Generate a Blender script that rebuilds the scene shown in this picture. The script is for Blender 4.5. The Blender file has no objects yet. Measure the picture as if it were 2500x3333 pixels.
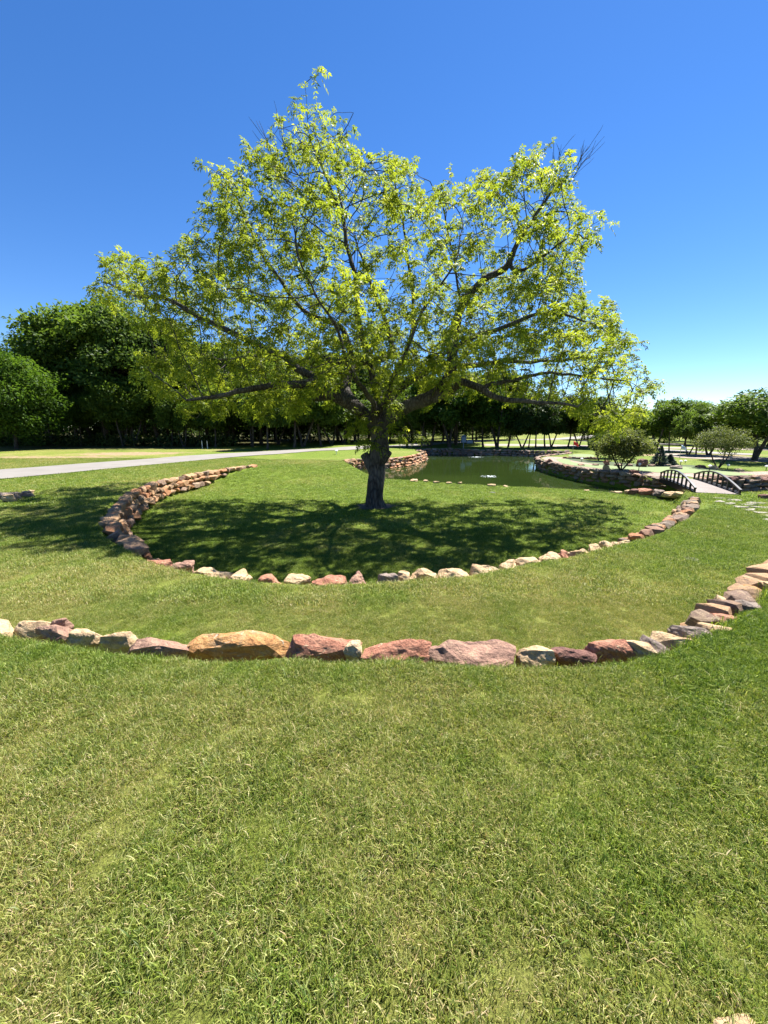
import bpy, bmesh, math, random
import numpy as np
from mathutils import Vector, Matrix, Euler, noise
from mathutils.kdtree import KDTree
R = math.radians
random.seed(7); rng = np.random.default_rng(7)
S = bpy.context.scene
COL = S.collection

# ------------------------------------------------------------------ camera, sky, sun, exposure
FPX = 1252.0; PITCH = 12.2; CAMZ = 1.6
cam_d = bpy.data.cameras.new('camera'); cam = bpy.data.objects.new('camera', cam_d); COL.objects.link(cam)
cam.location = (0, 0, CAMZ); cam.rotation_euler = (R(90 - PITCH), 0, 0)
cam_d.sensor_fit = 'VERTICAL'; cam_d.sensor_height = 36; cam_d.lens = 36 * FPX / 3333
cam_d.clip_start = 0.05; cam_d.clip_end = 3000
S.camera = cam
SUN_EL = R(57); SUN_AZ = math.atan2(0.60, 0.80)          # azimuth from +Y towards +X
sun_dir = Vector((math.sin(SUN_AZ) * math.cos(SUN_EL), math.cos(SUN_AZ) * math.cos(SUN_EL), math.sin(SUN_EL)))
W = bpy.data.worlds.new('World'); S.world = W; W.use_nodes = True
wn = W.node_tree; bg = wn.nodes['Background']
sky = wn.nodes.new('ShaderNodeTexSky'); sky.sky_type = 'NISHITA'; sky.sun_disc = False
sky.sun_elevation = SUN_EL; sky.sun_rotation = SUN_AZ; sky.altitude = 1200; sky.air_density = 1.0; sky.dust_density = 0.05; sky.ozone_density = 4.0
hsv = wn.nodes.new('ShaderNodeHueSaturation'); hsv.inputs['Saturation'].default_value = 1.24; hsv.inputs['Hue'].default_value = 0.507
wn.links.new(sky.outputs[0], hsv.inputs['Color']); wn.links.new(hsv.outputs[0], bg.inputs[0])
bg.inputs[1].default_value = 0.062
sl = bpy.data.lights.new('sun', 'SUN'); sl.energy = 5.0; sl.angle = R(0.53); sl.color = (1.0, 0.955, 0.88)
so = bpy.data.objects.new('sun', sl); COL.objects.link(so); so.rotation_euler = sun_dir.to_track_quat('Z', 'Y').to_euler()
so.location = (10, 15, 30)
S.view_settings.view_transform = 'Standard'; S.view_settings.look = 'None'
S.view_settings.exposure = 1.65; S.view_settings.gamma = 1.0; S.view_settings.use_curve_mapping = False
S.render.engine = 'CYCLES'
S.cycles.max_bounces = 8; S.cycles.transparent_max_bounces = 8

# ------------------------------------------------------------------ helpers
_cp, _sp = math.cos(R(PITCH)), math.sin(R(PITCH))
def ray(px, py):
    a = (px - 1250) / FPX; b = (1666.5 - py) / FPX
    return Vector((a, _cp + b * _sp, -_sp + b * _cp))
def gp(px, py, z):
    r = ray(px, py); return r * ((z - CAMZ) / r.z) + Vector((0, 0, CAMZ))
def dp(px, py, Y):
    r = ray(px, py); return r * (Y / r.y) + Vector((0, 0, CAMZ))

def tag(o, label=None, cat=None, group=None, kind=None):
    if label: o['label'] = label
    if cat: o['category'] = cat
    if group: o['group'] = group
    if kind: o['kind'] = kind
    return o
def link(name, me, mat=None, parent=None):
    o = bpy.data.objects.new(name, me); COL.objects.link(o)
    if mat is not None and me is not None:
        if not me.materials: me.materials.append(mat)
    if parent is not None: o.parent = parent
    return o
def empty(name, loc=(0, 0, 0), rz=0.0):
    o = bpy.data.objects.new(name, None); COL.objects.link(o)
    o.location = loc; o.rotation_euler = (0, 0, rz); o.empty_display_size = 0.3
    return o
def npmesh(name, verts, faces, smooth=False):
    """verts (n,3), faces (m,k) arrays with constant k"""
    me = bpy.data.meshes.new(name); verts = np.asarray(verts, np.float32); faces = np.asarray(faces, np.int32)
    n, (m, k) = len(verts), faces.shape
    me.vertices.add(n); me.vertices.foreach_set('co', verts.ravel())
    me.loops.add(m * k); me.loops.foreach_set('vertex_index', faces.ravel())
    me.polygons.add(m); me.polygons.foreach_set('loop_start', np.arange(0, m * k, k, dtype=np.int32))
    me.polygons.foreach_set('loop_total', np.full(m, k, np.int32))
    if smooth: me.polygons.foreach_set('use_smooth', np.ones(m, bool))
    me.update(calc_edges=True); return me
def attr(me, name, vals, typ='FLOAT'):
    a = me.attributes.new(name, typ, 'POINT')
    a.data.foreach_set('value' if typ in ('FLOAT', 'INT') else 'vector', np.asarray(vals, np.int32 if typ == 'INT' else np.float32).ravel())
class MB:
    def __init__(s): s.bm = bmesh.new()
    def box(s, c, d, rot=None, bevel=0.0):
        m = Matrix.Translation(c) @ (rot or Matrix()) @ Matrix.Diagonal((d[0], d[1], d[2], 1))
        r = bmesh.ops.create_cube(s.bm, size=1, matrix=m)
        if bevel:
            es = list({e for v in r['verts'] for e in v.link_edges})
            bmesh.ops.bevel(s.bm, geom=es, offset=bevel, segments=1, affect='EDGES')
        return s
    def cyl(s, a, b, r1, r2=None, seg=10):
        a, b = Vector(a), Vector(b); d = b - a; r2 = r1 if r2 is None else r2
        m = Matrix.Translation((a + b) / 2) @ d.to_track_quat('Z', 'Y').to_matrix().to_4x4()
        bmesh.ops.create_cone(s.bm, cap_ends=True, segments=seg, radius1=r1, radius2=r2, depth=d.length, matrix=m); return s
    def ball(s, c, r, sc=(1, 1, 1), u=10, v=7):
        bmesh.ops.create_uvsphere(s.bm, u_segments=u, v_segments=v, radius=r, matrix=Matrix.Translation(c) @ Matrix.Diagonal((*sc, 1))); return s
    def mesh(s, name, smooth=False):
        me = bpy.data.meshes.new(name); bmesh.ops.recalc_face_normals(s.bm, faces=s.bm.faces)
        s.bm.to_mesh(me); s.bm.free()
        if smooth:
            for p in me.polygons: p.use_smooth = True
        return me
    def build(s, name, mat, parent=None, smooth=False): return link(name, s.mesh(name, smooth), mat, parent)

# ------------------------------------------------------------------ materials
class NT:
    def __init__(s, name):
        s.m = bpy.data.materials.new(name); s.m.use_nodes = True; s.t = s.m.node_tree
        s.b = s.t.nodes['Principled BSDF']; s.out = s.t.nodes['Material Output']
    def n(s, typ, **kw):
        nd = s.t.nodes.new('ShaderNode' + typ)
        for k, v in kw.items():
            if k in nd.bl_rna.properties and k not in ('inputs',): setattr(nd, k, v)
        return nd
    def l(s, a, b): s.t.links.new(a, b)
    def set(s, **kw):
        for k, v in kw.items(): s.b.inputs[k.replace('_', ' ')].default_value = v
        return s
    def noise(s, scale, detail=4, rough=0.6, vec=None, dist=0.0):
        nd = s.n('TexNoise'); nd.inputs['Scale'].default_value = scale; nd.inputs['Detail'].default_value = detail
        nd.inputs['Roughness'].default_value = rough; nd.inputs['Distortion'].default_value = dist
        if vec is not None: s.l(vec, nd.inputs['Vector'])
        return nd.outputs['Fac']
    def ramp(s, fac, stops):
        nd = s.n('ValToRGB'); cr = nd.color_ramp
        while len(cr.elements) < len(stops): cr.elements.new(0.5)
        for e, (p, c) in zip(cr.elements, stops): e.position = p; e.color = (*c, 1) if len(c) == 3 else c
        s.l(fac, nd.inputs[0]); return nd.outputs[0]
    def mix(s, fac, a, b, blend='MIX'):
        nd = s.n('Mix'); nd.data_type = 'RGBA'; nd.blend_type = blend
        if isinstance(fac, (int, float)): nd.inputs[0].default_value = fac
        else: s.l(fac, nd.inputs[0])
        for sock, v in ((nd.inputs[6], a), (nd.inputs[7], b)):
            if isinstance(v, tuple): sock.default_value = (*v, 1)
            else: s.l(v, sock)
        return nd.outputs[2]
    def bump(s, h, strength=0.5, dist=0.02):
        nd = s.n('Bump'); nd.inputs['Strength'].default_value = strength; nd.inputs['Distance'].default_value = dist
        s.l(h, nd.inputs['Height']); s.l(nd.outputs[0], s.b.inputs['Normal']); return nd
    def pos(s): return s.n('NewGeometry').outputs['Position']
    def obj(s): return s.n('TexCoord').outputs['Object']
    def math(s, op, a, b=None):
        nd = s.n('Math'); nd.operation = op
        for i, v in enumerate((a, b)):
            if v is None: continue
            if isinstance(v, (int, float)): nd.inputs[i].default_value = v
            else: s.l(v, nd.inputs[i])
        return nd.outputs[0]
    def mapping(s, vec, scale):
        nd = s.n('Mapping'); nd.inputs['Scale'].default_value = scale; s.l(vec, nd.inputs[0]); return nd.outputs[0]
    def attr(s, name):
        nd = s.n('Attribute'); nd.attribute_name = name; return nd.outputs['Fac']
    def rand(s): return s.n('ObjectInfo').outputs['Random']

def plain(name, col, rough=0.6, metal=0.0, var=0.12, scale=20):
    t = NT(name); p = t.obj(); f = t.noise(scale, 5, 0.6, p)
    c = t.ramp(f, [(0.3, tuple(x * (1 - var) for x in col)), (0.7, tuple(min(1, x * (1 + var)) for x in col))])
    t.l(c, t.b.inputs['Base Color']); t.set(Roughness=rough, Metallic=metal); t.bump(f, 0.15, 0.01); return t.m

def lawn_colour(t, inst=False):
    """patchy lawn colour from world position: fresh green, yellow-green and straw"""
    p = t.pos()
    big = t.noise(0.22, 4, 0.55, p, 0.6); mid = t.noise(1.3, 5, 0.6, p, 0.4); fine = t.noise(9.0, 4, 0.7, p)
    green = t.ramp(fine, [(0.25, (0.100, 0.168, 0.013)), (0.75, (0.178, 0.250, 0.026))])
    yel = t.ramp(fine, [(0.25, (0.192, 0.216, 0.040)), (0.75, (0.318, 0.330, 0.098))])
    s = t.math('ADD', t.math('MULTIPLY', big, 0.55), t.math('MULTIPLY', mid, 0.45))
    dn = t.n('Attribute'); dn.attribute_name = 'dry'; dn.attribute_type = 'INSTANCER' if inst else 'GEOMETRY'; dry = dn.outputs['Fac']
    s2 = t.math('ADD', s, t.math('MULTIPLY', dry, 0.22))
    f = t.ramp(s2, [(0.46, (0, 0, 0)), (0.66, (1, 1, 1))])
    return t.mix(f, green, yel), s2, fine
def mk_ground():
    t = NT('lawn_ground'); c, s2, fine = lawn_colour(t)
    p = t.pos()
    thatch = t.ramp(t.noise(120, 3, 0.7, p), [(0.35, (0.35, 0.33, 0.30)), (0.65, (1.05, 1.0, 0.95))])
    c = t.mix(0.9, c, thatch, 'MULTIPLY')
    # bare earth where the mask says, broken up by noise
    dirt = t.attr('dirt'); d2 = t.math('ADD', dirt, t.math('MULTIPLY', t.math('SUBTRACT', t.noise(1.1, 6, 0.7, t.mapping(p, (1, 2.2, 1))), 0.5), 1.5))
    fd = t.ramp(d2, [(0.5, (0, 0, 0)), (0.62, (1, 1, 1))])
    dc = t.ramp(t.noise(5, 5, 0.7, p), [(0.3, (0.17, 0.115, 0.062)), (0.7, (0.36, 0.27, 0.16))])
    c = t.mix(fd, c, dc)
    # dry litter colour on woodland floor
    fl = t.attr('floor'); fc = t.ramp(t.noise(3, 6, 0.7, p), [(0.3, (0.03, 0.026, 0.012)), (0.7, (0.085, 0.07, 0.03))])
    c = t.mix(fl, c, fc)
    t.l(c, t.b.inputs['Base Color']); t.set(Roughness=0.9); t.b.inputs['Specular IOR Level'].default_value = 0.15
    h = t.math('ADD', t.noise(60, 6, 0.75, p), t.math('MULTIPLY', t.noise(9, 3, 0.6, p), 0.8))
    t.bump(h, 0.9, 0.03); return t.m
def leafmat(name, ramp, trans=0.45, rough=0.55, spec=0.15, attrname='tint', ttint=(1.25, 1.2, 0.6)):
    t = NT(name); f = t.attr(attrname)
    c = t.ramp(f, ramp)
    t.l(c, t.b.inputs['Base Color']); t.set(Roughness=rough); t.b.inputs['Specular IOR Level'].default_value = spec
    tr = t.n('BsdfTranslucent'); t.l(t.mix(1.0, c, ttint, 'MULTIPLY'), tr.inputs[0])
    mx = t.n('MixShader'); mx.inputs[0].default_value = trans
    t.l(t.b.outputs[0], mx.inputs[1]); t.l(tr.outputs[0], mx.inputs[2]); t.l(mx.outputs[0], t.out.inputs[0]); return t.m
def mk_grass():
    t = NT('grass_blades'); c, s2, fine = lawn_colour(t, True)
    f = t.math('ADD', t.attr('tint'), t.math('MULTIPLY', t.math('SUBTRACT', s2, 0.5), 0.5))   # per blade: 0 green .. 1 straw
    hue = t.ramp(f, [(0.0, (0.30, 0.46, 0.38)), (0.5, (1.10, 1.12, 1.0)), (0.74, (1.6, 1.45, 1.9)), (0.92, (2.4, 2.0, 4.6)), (1.0, (1.7, 1.2, 2.4))])
    c = t.mix(1.0, c, hue, 'MULTIPLY')
    t.l(c, t.b.inputs['Base Color']); t.set(Roughness=0.5); t.b.inputs['Specular IOR Level'].default_value = 0.3
    tr = t.n('BsdfTranslucent'); t.l(t.mix(1.0, c, (1.2, 1.15, 0.6), 'MULTIPLY'), tr.inputs[0])
    mx = t.n('MixShader'); mx.inputs[0].default_value = 0.35
    t.l(t.b.outputs[0], mx.inputs[1]); t.l(tr.outputs[0], mx.inputs[2]); t.l(mx.outputs[0], t.out.inputs[0]); return t.m
def stone(name, stops, lichen=None, lf=(0.58, 0.68), rand=True):
    k = 1.0 if rand else 4.0
    """layered sandstone: colour drifts along bedding noise, dark crevices, optional pale patches"""
    t = NT(name); p = t.obj()
    oi = t.rand(); off = t.n('VectorMath'); off.operation = 'ADD'; t.l(p, off.inputs[0])
    cx = t.n('CombineXYZ'); t.l(t.math('MULTIPLY', oi, 37.0), cx.inputs[0]); t.l(t.math('MULTIPLY', oi, 91.0), cx.inputs[1]); t.l(cx.outputs[0], off.inputs[1])
    q = off.outputs[0]
    f = t.noise(1.6 * k, 6, 0.62, t.mapping(q, (1, 1, 2.6)), 0.8)
    if rand: f = t.math('ADD', t.math('MULTIPLY', f, 0.55), t.math('MULTIPLY', oi, 0.5))
    c = t.ramp(f, stops)
    g = t.noise(9 * k, 7, 0.72, q)
    c = t.mix(t.ramp(g, [(0.32, (1, 1, 1)), (0.5, (0, 0, 0))]), c, (0.07, 0.05, 0.04), 'MIX') if False else t.mix(0.75, c, t.ramp(g, [(0.25, (0.50, 0.46, 0.43)), (0.52, (1.1, 1.08, 1.05)), (0.8, (1.5, 1.45, 1.4))]), 'MULTIPLY')
    if lichen:
        c = t.mix(t.ramp(t.noise(2.6 * k, 7, 0.66, q, 1.0), [(lf[0], (0, 0, 0)), (lf[1], (1, 1, 1))]), c, lichen)
    t.l(c, t.b.inputs['Base Color']); t.set(Roughness=0.85); t.b.inputs['Specular IOR Level'].default_value = 0.25
    h = t.math('ADD', t.noise(5 * k, 7, 0.7, t.mapping(q, (1, 1, 2.2))), t.math('MULTIPLY', t.noise(40, 4, 0.7, q), 0.35))
    t.bump(h, 0.8, 0.05); return t.m
def mk_bark(name, dark, light, sc=1.0):
    t = NT(name); p = t.obj()
    v = t.n('TexVoronoi'); v.feature = 'DISTANCE_TO_EDGE'; v.inputs['Scale'].default_value = 14 * sc
    t.l(t.mapping(p, (1, 1, 0.22)), v.inputs['Vector'])
    nz = t.noise(9 * sc, 6, 0.7, t.mapping(p, (1, 1, 0.3)))
    h = t.math('ADD', t.math('MINIMUM', v.outputs['Distance'], 0.25), t.math('MULTIPLY', nz, 0.35))
    c = t.ramp(h, [(0.1, dark), (0.42, light)])
    c = t.mix(t.ramp(t.noise(2.0, 5, 0.6, p), [(0.45, (0, 0, 0)), (0.75, (0.6, 0.6, 0.6))]), c, tuple(min(1, x * 1.5 + 0.03) for x in light))
    t.l(c, t.b.inputs['Base Color']); t.set(Roughness=0.92); t.b.inputs['Specular IOR Level'].default_value = 0.15
    t.bump(h, 1.0, 0.05); return t.m
def mk_water():
    t = NT('pond_water'); p = t.pos()
    c = t.ramp(t.noise(0.25, 3, 0.5, p), [(0.3, (0.018, 0.032, 0.007)), (0.7, (0.028, 0.046, 0.010))])
    t.l(c, t.b.inputs['Base Color']); t.set(Roughness=0.04, IOR=1.33)
    h = t.math('ADD', t.noise(2.2, 3, 0.5, t.mapping(p, (1, 0.6, 1))), t.math('MULTIPLY', t.noise(9, 2, 0.5, p), 0.25))
    t.bump(h, 0.06, 0.08); return t.m
def mk_concrete(name, a, b, stain=0.3):
    t = NT(name); p = t.pos(); f = t.noise(0.9, 6, 0.65, p); g = t.noise(30, 5, 0.7, p)
    c = t.ramp(f, [(0.3, a), (0.7, b)]); c = t.mix(stain, c, t.ramp(g, [(0.3, (0.6, 0.6, 0.6)), (0.7, (1.2, 1.2, 1.2))]), 'MULTIPLY')
    t.l(c, t.b.inputs['Base Color']); t.set(Roughness=0.85); t.bump(g, 0.3, 0.01); return t.m
def mk_gravel(name, a, b, sc=26):
    t = NT(name); p = t.pos(); v = t.n('TexVoronoi'); v.inputs['Scale'].default_value = sc; t.l(p, v.inputs['Vector'])
    sep = t.n('SeparateColor'); t.l(v.outputs['Color'], sep.inputs[0])
    c = t.ramp(sep.outputs[0], [(0.0, a), (1.0, b)]); t.l(c, t.b.inputs['Base Color']); t.set(Roughness=0.9)
    t.bump(v.outputs['Distance'], 0.8, 0.03).invert = True; return t.m

M = {}
M['ground'] = mk_ground(); M['grass'] = mk_grass(); M['water'] = mk_water()
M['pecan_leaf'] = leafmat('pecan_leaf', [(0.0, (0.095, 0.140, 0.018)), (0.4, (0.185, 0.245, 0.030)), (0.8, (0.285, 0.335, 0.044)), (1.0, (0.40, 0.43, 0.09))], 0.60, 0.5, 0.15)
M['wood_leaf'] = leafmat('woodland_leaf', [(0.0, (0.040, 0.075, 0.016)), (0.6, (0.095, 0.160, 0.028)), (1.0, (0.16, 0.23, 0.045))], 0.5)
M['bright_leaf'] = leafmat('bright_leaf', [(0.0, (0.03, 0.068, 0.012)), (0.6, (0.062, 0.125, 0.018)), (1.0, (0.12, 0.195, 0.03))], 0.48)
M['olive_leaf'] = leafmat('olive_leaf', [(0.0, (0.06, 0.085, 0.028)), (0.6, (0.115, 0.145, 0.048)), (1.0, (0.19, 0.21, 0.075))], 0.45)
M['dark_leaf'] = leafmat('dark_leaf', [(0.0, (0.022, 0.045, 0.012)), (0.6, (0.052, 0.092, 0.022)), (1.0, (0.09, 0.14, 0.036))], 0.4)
M['spruce_leaf'] = leafmat('spruce_leaf', [(0.0, (0.04, 0.065, 0.06)), (0.6, (0.08, 0.115, 0.105)), (1.0, (0.14, 0.18, 0.17))], 0.1)
M['weed_leaf'] = leafmat('weed_leaf', [(0.0, (0.035, 0.06, 0.016)), (0.6, (0.07, 0.105, 0.03)), (1.0, (0.13, 0.16, 0.055))], 0.35)
M['bark'] = mk_bark('pecan_bark', (0.010, 0.008, 0.007), (0.088, 0.078, 0.068))
M['bark2'] = mk_bark('woodland_bark', (0.018, 0.015, 0.012), (0.085, 0.072, 0.058), 0.7)
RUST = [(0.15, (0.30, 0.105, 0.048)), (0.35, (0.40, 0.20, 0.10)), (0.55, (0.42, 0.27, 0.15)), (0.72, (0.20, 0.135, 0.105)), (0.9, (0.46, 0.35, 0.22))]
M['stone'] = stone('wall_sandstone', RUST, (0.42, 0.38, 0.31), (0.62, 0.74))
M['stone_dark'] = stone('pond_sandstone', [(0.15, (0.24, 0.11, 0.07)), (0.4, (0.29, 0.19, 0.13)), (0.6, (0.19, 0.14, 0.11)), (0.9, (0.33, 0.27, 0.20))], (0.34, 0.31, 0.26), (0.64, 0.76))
M['b_orange'] = stone('orange_sandstone', [(0.3, (0.30, 0.135, 0.055)), (0.5, (0.42, 0.225, 0.085)), (0.7, (0.44, 0.30, 0.17))], (0.55, 0.48, 0.36), (0.6, 0.66), False)
M['b_red'] = stone('red_sandstone', [(0.3, (0.25, 0.10, 0.06)), (0.5, (0.34, 0.155, 0.10)), (0.7, (0.40, 0.22, 0.14))], (0.48, 0.37, 0.24), (0.62, 0.66), False)
M['b_mauve'] = stone('mauve_sandstone', [(0.3, (0.19, 0.112, 0.085)), (0.5, (0.31, 0.185, 0.135)), (0.7, (0.42, 0.28, 0.19))], (0.40, 0.36, 0.32), (0.66, 0.72), False)
M['b_tan'] = stone('tan_sandstone', [(0.3, (0.34, 0.22, 0.12)), (0.5, (0.48, 0.345, 0.20)), (0.7, (0.56, 0.44, 0.28))], (0.22, 0.17, 0.14), (0.62, 0.7), False)
M['b_grey'] = stone('grey_sandstone', [(0.3, (0.14, 0.108, 0.09)), (0.5, (0.225, 0.178, 0.15)), (0.7, (0.32, 0.262, 0.21))], (0.42, 0.36, 0.29), (0.64, 0.72), False)
M['b_maroon'] = stone('maroon_sandstone', [(0.3, (0.10, 0.052, 0.045)), (0.5, (0.17, 0.085, 0.068)), (0.7, (0.26, 0.14, 0.10))], (0.34, 0.25, 0.2), (0.66, 0.72), False)
M['road'] = mk_concrete('pale_road', (0.165, 0.150, 0.132), (0.220, 0.202, 0.180))
M['road2'] = mk_concrete('dirt_road', (0.20, 0.155, 0.12), (0.30, 0.24, 0.18))
M['lime'] = mk_concrete('pale_flagstone', (0.20, 0.178, 0.135), (0.30, 0.27, 0.215))
M['deck'] = mk_concrete('bridge_deck_boards', (0.165, 0.135, 0.120), (0.225, 0.185, 0.165), 0.4)
M['gravel'] = mk_gravel('pink_gravel', (0.15, 0.09, 0.065), (0.40, 0.29, 0.22))
M['green'] = plain('putting_turf', (0.135, 0.180, 0.060), 0.9, 0, 0.12, 30)
M['fringe'] = plain('fringe_turf', (0.040, 0.062, 0.016), 0.95, 0, 0.35, 9)
M['mulch'] = plain('bark_mulch', (0.07, 0.05, 0.035), 0.95, 0, 0.5, 30)
M['black'] = plain('black_steel', (0.012, 0.012, 0.013), 0.4, 0.3)
M['white'] = plain('white_enamel', (0.75, 0.75, 0.72), 0.4)
M['darkbox'] = plain('dark_plastic', (0.02, 0.02, 0.022), 0.5)
M['redcloth'] = plain('red_cloth', (0.62, 0.03, 0.035), 0.7)
M['bluecloth'] = plain('pale_blue_cloth', (0.42, 0.55, 0.72), 0.7)
M['bluebox'] = plain('blue_grey_paint', (0.17, 0.23, 0.30), 0.5)
M['yellow'] = plain('pin_paint', (0.5, 0.47, 0.35), 0.5)
M['foam'] = plain('water_foam', (0.38, 0.43, 0.44), 0.4, 0, 0.2, 6)

# ------------------------------------------------------------------ plan curves (metres)
def lp(pts, z): return [gp(x, y, z).xy for x, y in pts]
RING = lp([(835,1515),(760,1525),(700,1535),(620,1548),(560,1560),(510,1573),(460,1590),(420,1614),(390,1640),(368,1668),(358,1695),(365,1735),(440,1775),(540,1825),(650,1850),(760,1868),(900,1880),(1050,1885),(1160,1880),(1260,1875),(1380,1865),(1490,1857),(1600,1838),(1730,1813),(1860,1793),(1960,1768),(2060,1742),(2150,1708),(2220,1672),(2258,1640),(2266,1616)], -0.32)
OUTER = [Vector(p) for p in [(-30,9),(-14,6.2),(-9,4.3),(-6,3.45),(-3.3,2.92),(-2.6,2.74),(-1.9,2.62),(-1.3,2.56),(-.6,2.56),(0,2.52),(.6,2.46),(1.0,2.42),(1.5,2.44),(1.95,2.56),(2.4,2.76),(2.9,3.05),(3.5,3.42),(4.4,4.05),(5.7,4.85),(7.5,5.8),(11,7.4),(18,10)]]
POND = np.array([(-2.6,26.6),(-2.3,24.6),(-1.5,22.8),(-.6,21.2),(.05,20.35),(1.54,19.65),(3.65,18.55),(5.93,17.4),(8.5,16.3),(9.3,15.5),(9.75,14.3),(10.35,12.95),(11.3,12.5),(13,13),(16,14),(20,14.7),(27,15.5),(27,18.4),(20,17.4),(17,16.9),(14,16.5),(12.9,15.85),(12.2,15.75),(11.65,16.3),(11.5,17.4),(10.95,18.7),(10.45,20.5),(10.3,22.2),(10.4,24),(10.5,26),(10.9,27.8),(12,29.6),(14,31.5),(16.5,34),(18.8,37),(18.4,39.2),(15.4,38.8),(13.4,40.8),(11.4,41.4),(9.6,41.2),(8.1,44.2),(4.9,43.6),(3.9,42.8),(3.3,39.5),(3.7,36),(3.0,33),(1.9,29.9),(.3,27.8),(-1.2,27.2)])
RINGP = np.array([tuple(p) for p in RING] + [(9.75,12.3),(10.25,13.3),(9.6,15.2),(9,16),(3,21),(-1.0,23.2),(-2.4,25.2)])
RINGX = RING + [Vector((9.75, 12.3)), Vector((10.25, 13.3))]
CHORD = (np.array(RING[0]), np.array((-2.4, 25.2)))
OUTP = np.array([tuple(p) for p in OUTER] + [(18,-60),(-30,-60)])
def inside(P, x, y):
    r = np.zeros(x.shape, bool); n = len(P); j = n - 1
    for i in range(n):
        xi, yi = P[i]; xj, yj = P[j]
        c = ((yi > y) != (yj > y)) & (x < (xj - xi) * (y - yi) / (yj - yi + 1e-12) + xi)
        r ^= c; j = i
    return r
def segdist(a, b, x, y):
    d = b - a; t = np.clip(((x - a[0]) * d[0] + (y - a[1]) * d[1]) / (d @ d + 1e-12), 0, 1)
    return np.hypot(x - a[0] - t * d[0], y - a[1] - t * d[1])
def polydist(P, x, y, closed=True):
    P = np.asarray([tuple(p) for p in P], float); r = np.full(x.shape, 1e9); n = len(P)
    for i in range(n if closed else n - 1):
        r = np.minimum(r, segdist(P[i], P[(i + 1) % n], x, y))
    return r
def sst(t): t = np.clip(t, 0, 1); return t * t * (3 - 2 * t)
LC = np.array([(-8,5,-.32),(-4,4,-.32),(0,3.6,-.32),(4,5,-.33),(6,7,-.36),(9,9,-.4),(10,11.5,-.42),(13,11,-.45),(-10,12,-.3),(-12,20,-.3),(-16,16,-.3),(-12,28,-.3),(-7,34,-.32),(-2,44,-.35),(6,55,-.35),(-35,40,-.3),(-26,55,-.2),(-5,60,-.3),(-5,24,-.42),(-3,28,-.5),(0,30.5,-.52),(2,36,-.55),(5,47,-.6),(12,45,-.6),(20,43,-.55),(12,22,-.45),(13,17.5,-.45),(12.5,28,-.45),(18,20,-.45),(25,30,-.45),(26,37,-.45),(20,60,-.2),(40,90,.8),(0,120,-.1),(-60,100,0),(70,50,.2),(16,11,-.5),(32,20,-.4),(30,160,1.5),(-30,5,-.3)])
def ground(x, y):
    x = np.asarray(x, float); y = np.asarray(y, float); sh = x.shape; x = x.ravel(); y = y.ravel()
    num = np.zeros_like(x); den = np.zeros_like(x)
    for cx, cy, cz in LC:
        w = 1 / ((x - cx) ** 2 + (y - cy) ** 2 + 0.5) ** 1.6; num += w * cz; den += w
    L = num / den
    inC = inside(RINGP, x, y); dC = polydist(RINGX, x, y, False)
    zc = -0.90 - 0.07 * sst((y - 14) / 5) + 0.12 * sst((x - 5.5) / 4) * sst((12.5 - y) / 4)
    dch = segdist(CHORD[0], CHORD[1], x, y)
    zc = zc + (L - zc) * sst(1 - dch / 5.5)
    near = np.clip(np.where(inC, dC, -dC) / 0.20, -1, 1) * 0.5 + 0.5
    z = np.where(dC < 0.2, L + (zc - L) * sst(near), np.where(inC, zc, L))
    inA = inside(OUTP, x, y); dA = polydist(OUTER, x, y, False)
    za = 0.012 * np.sin(x * 1.7) + 0.01 * np.sin(y * 2.3 + x)
    na = np.clip(np.where(inA, dA, -dA) / 0.16, -1, 1) * 0.5 + 0.5
    z = np.where(dA < 0.16, z + (za - z) * sst(na), np.where(inA, za, z))
    inP = inside(POND, x, y); dP = polydist(POND, x, y)
    npd = np.clip(np.where(inP, dP, -dP) / 0.22, -1, 1) * 0.5 + 0.5
    z = np.where(dP < 0.22, z + (-1.9 - z) * sst(npd), np.where(inP, -1.9, z))
    z = z + 0.012 * np.sin(x * .9 + 1) * np.cos(y * .7)
    return z.reshape(sh)
def gz(x, y): return float(ground(np.array([x]), np.array([y]))[0])
WATER = -1.15
TREE = gp(1221, 1648, -0.90)

# ------------------------------------------------------------------ ground sheet
def axis(lo, hi, step, far_lo, far_hi, g=1.13):
    a = list(np.arange(lo, hi, step)); s = step; v = hi
    while v < far_hi: a.append(v); s = min(s * g, 60); v += s
    a.append(far_hi); s = step; v = lo - step; b = []
    while v > far_lo: b.append(v); s = min(s * g, 60); v -= s
    b.append(far_lo); return np.array(b[::-1] + a)
gx = axis(-10.5, 13.5, 0.10, -900, 900); gy = np.concatenate([axis(-1.5, 18, 0.10, -40, 18.0001)[:-1], axis(18, 46, 0.22, 17.9, 1800)[1:]])
gy = np.unique(np.round(gy, 4))
X, Y = np.meshgrid(gx, gy); Z = ground(X, Y)
nx, ny = len(gx), len(gy); idx = np.arange(nx * ny).reshape(ny, nx)
F4 = np.stack([idx[:-1, :-1], idx[:-1, 1:], idx[1:, 1:], idx[1:, :-1]], -1).reshape(-1, 4)
gme = npmesh('lawn', np.stack([X, Y, Z], -1).reshape(-1, 3), F4, True)
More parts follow.
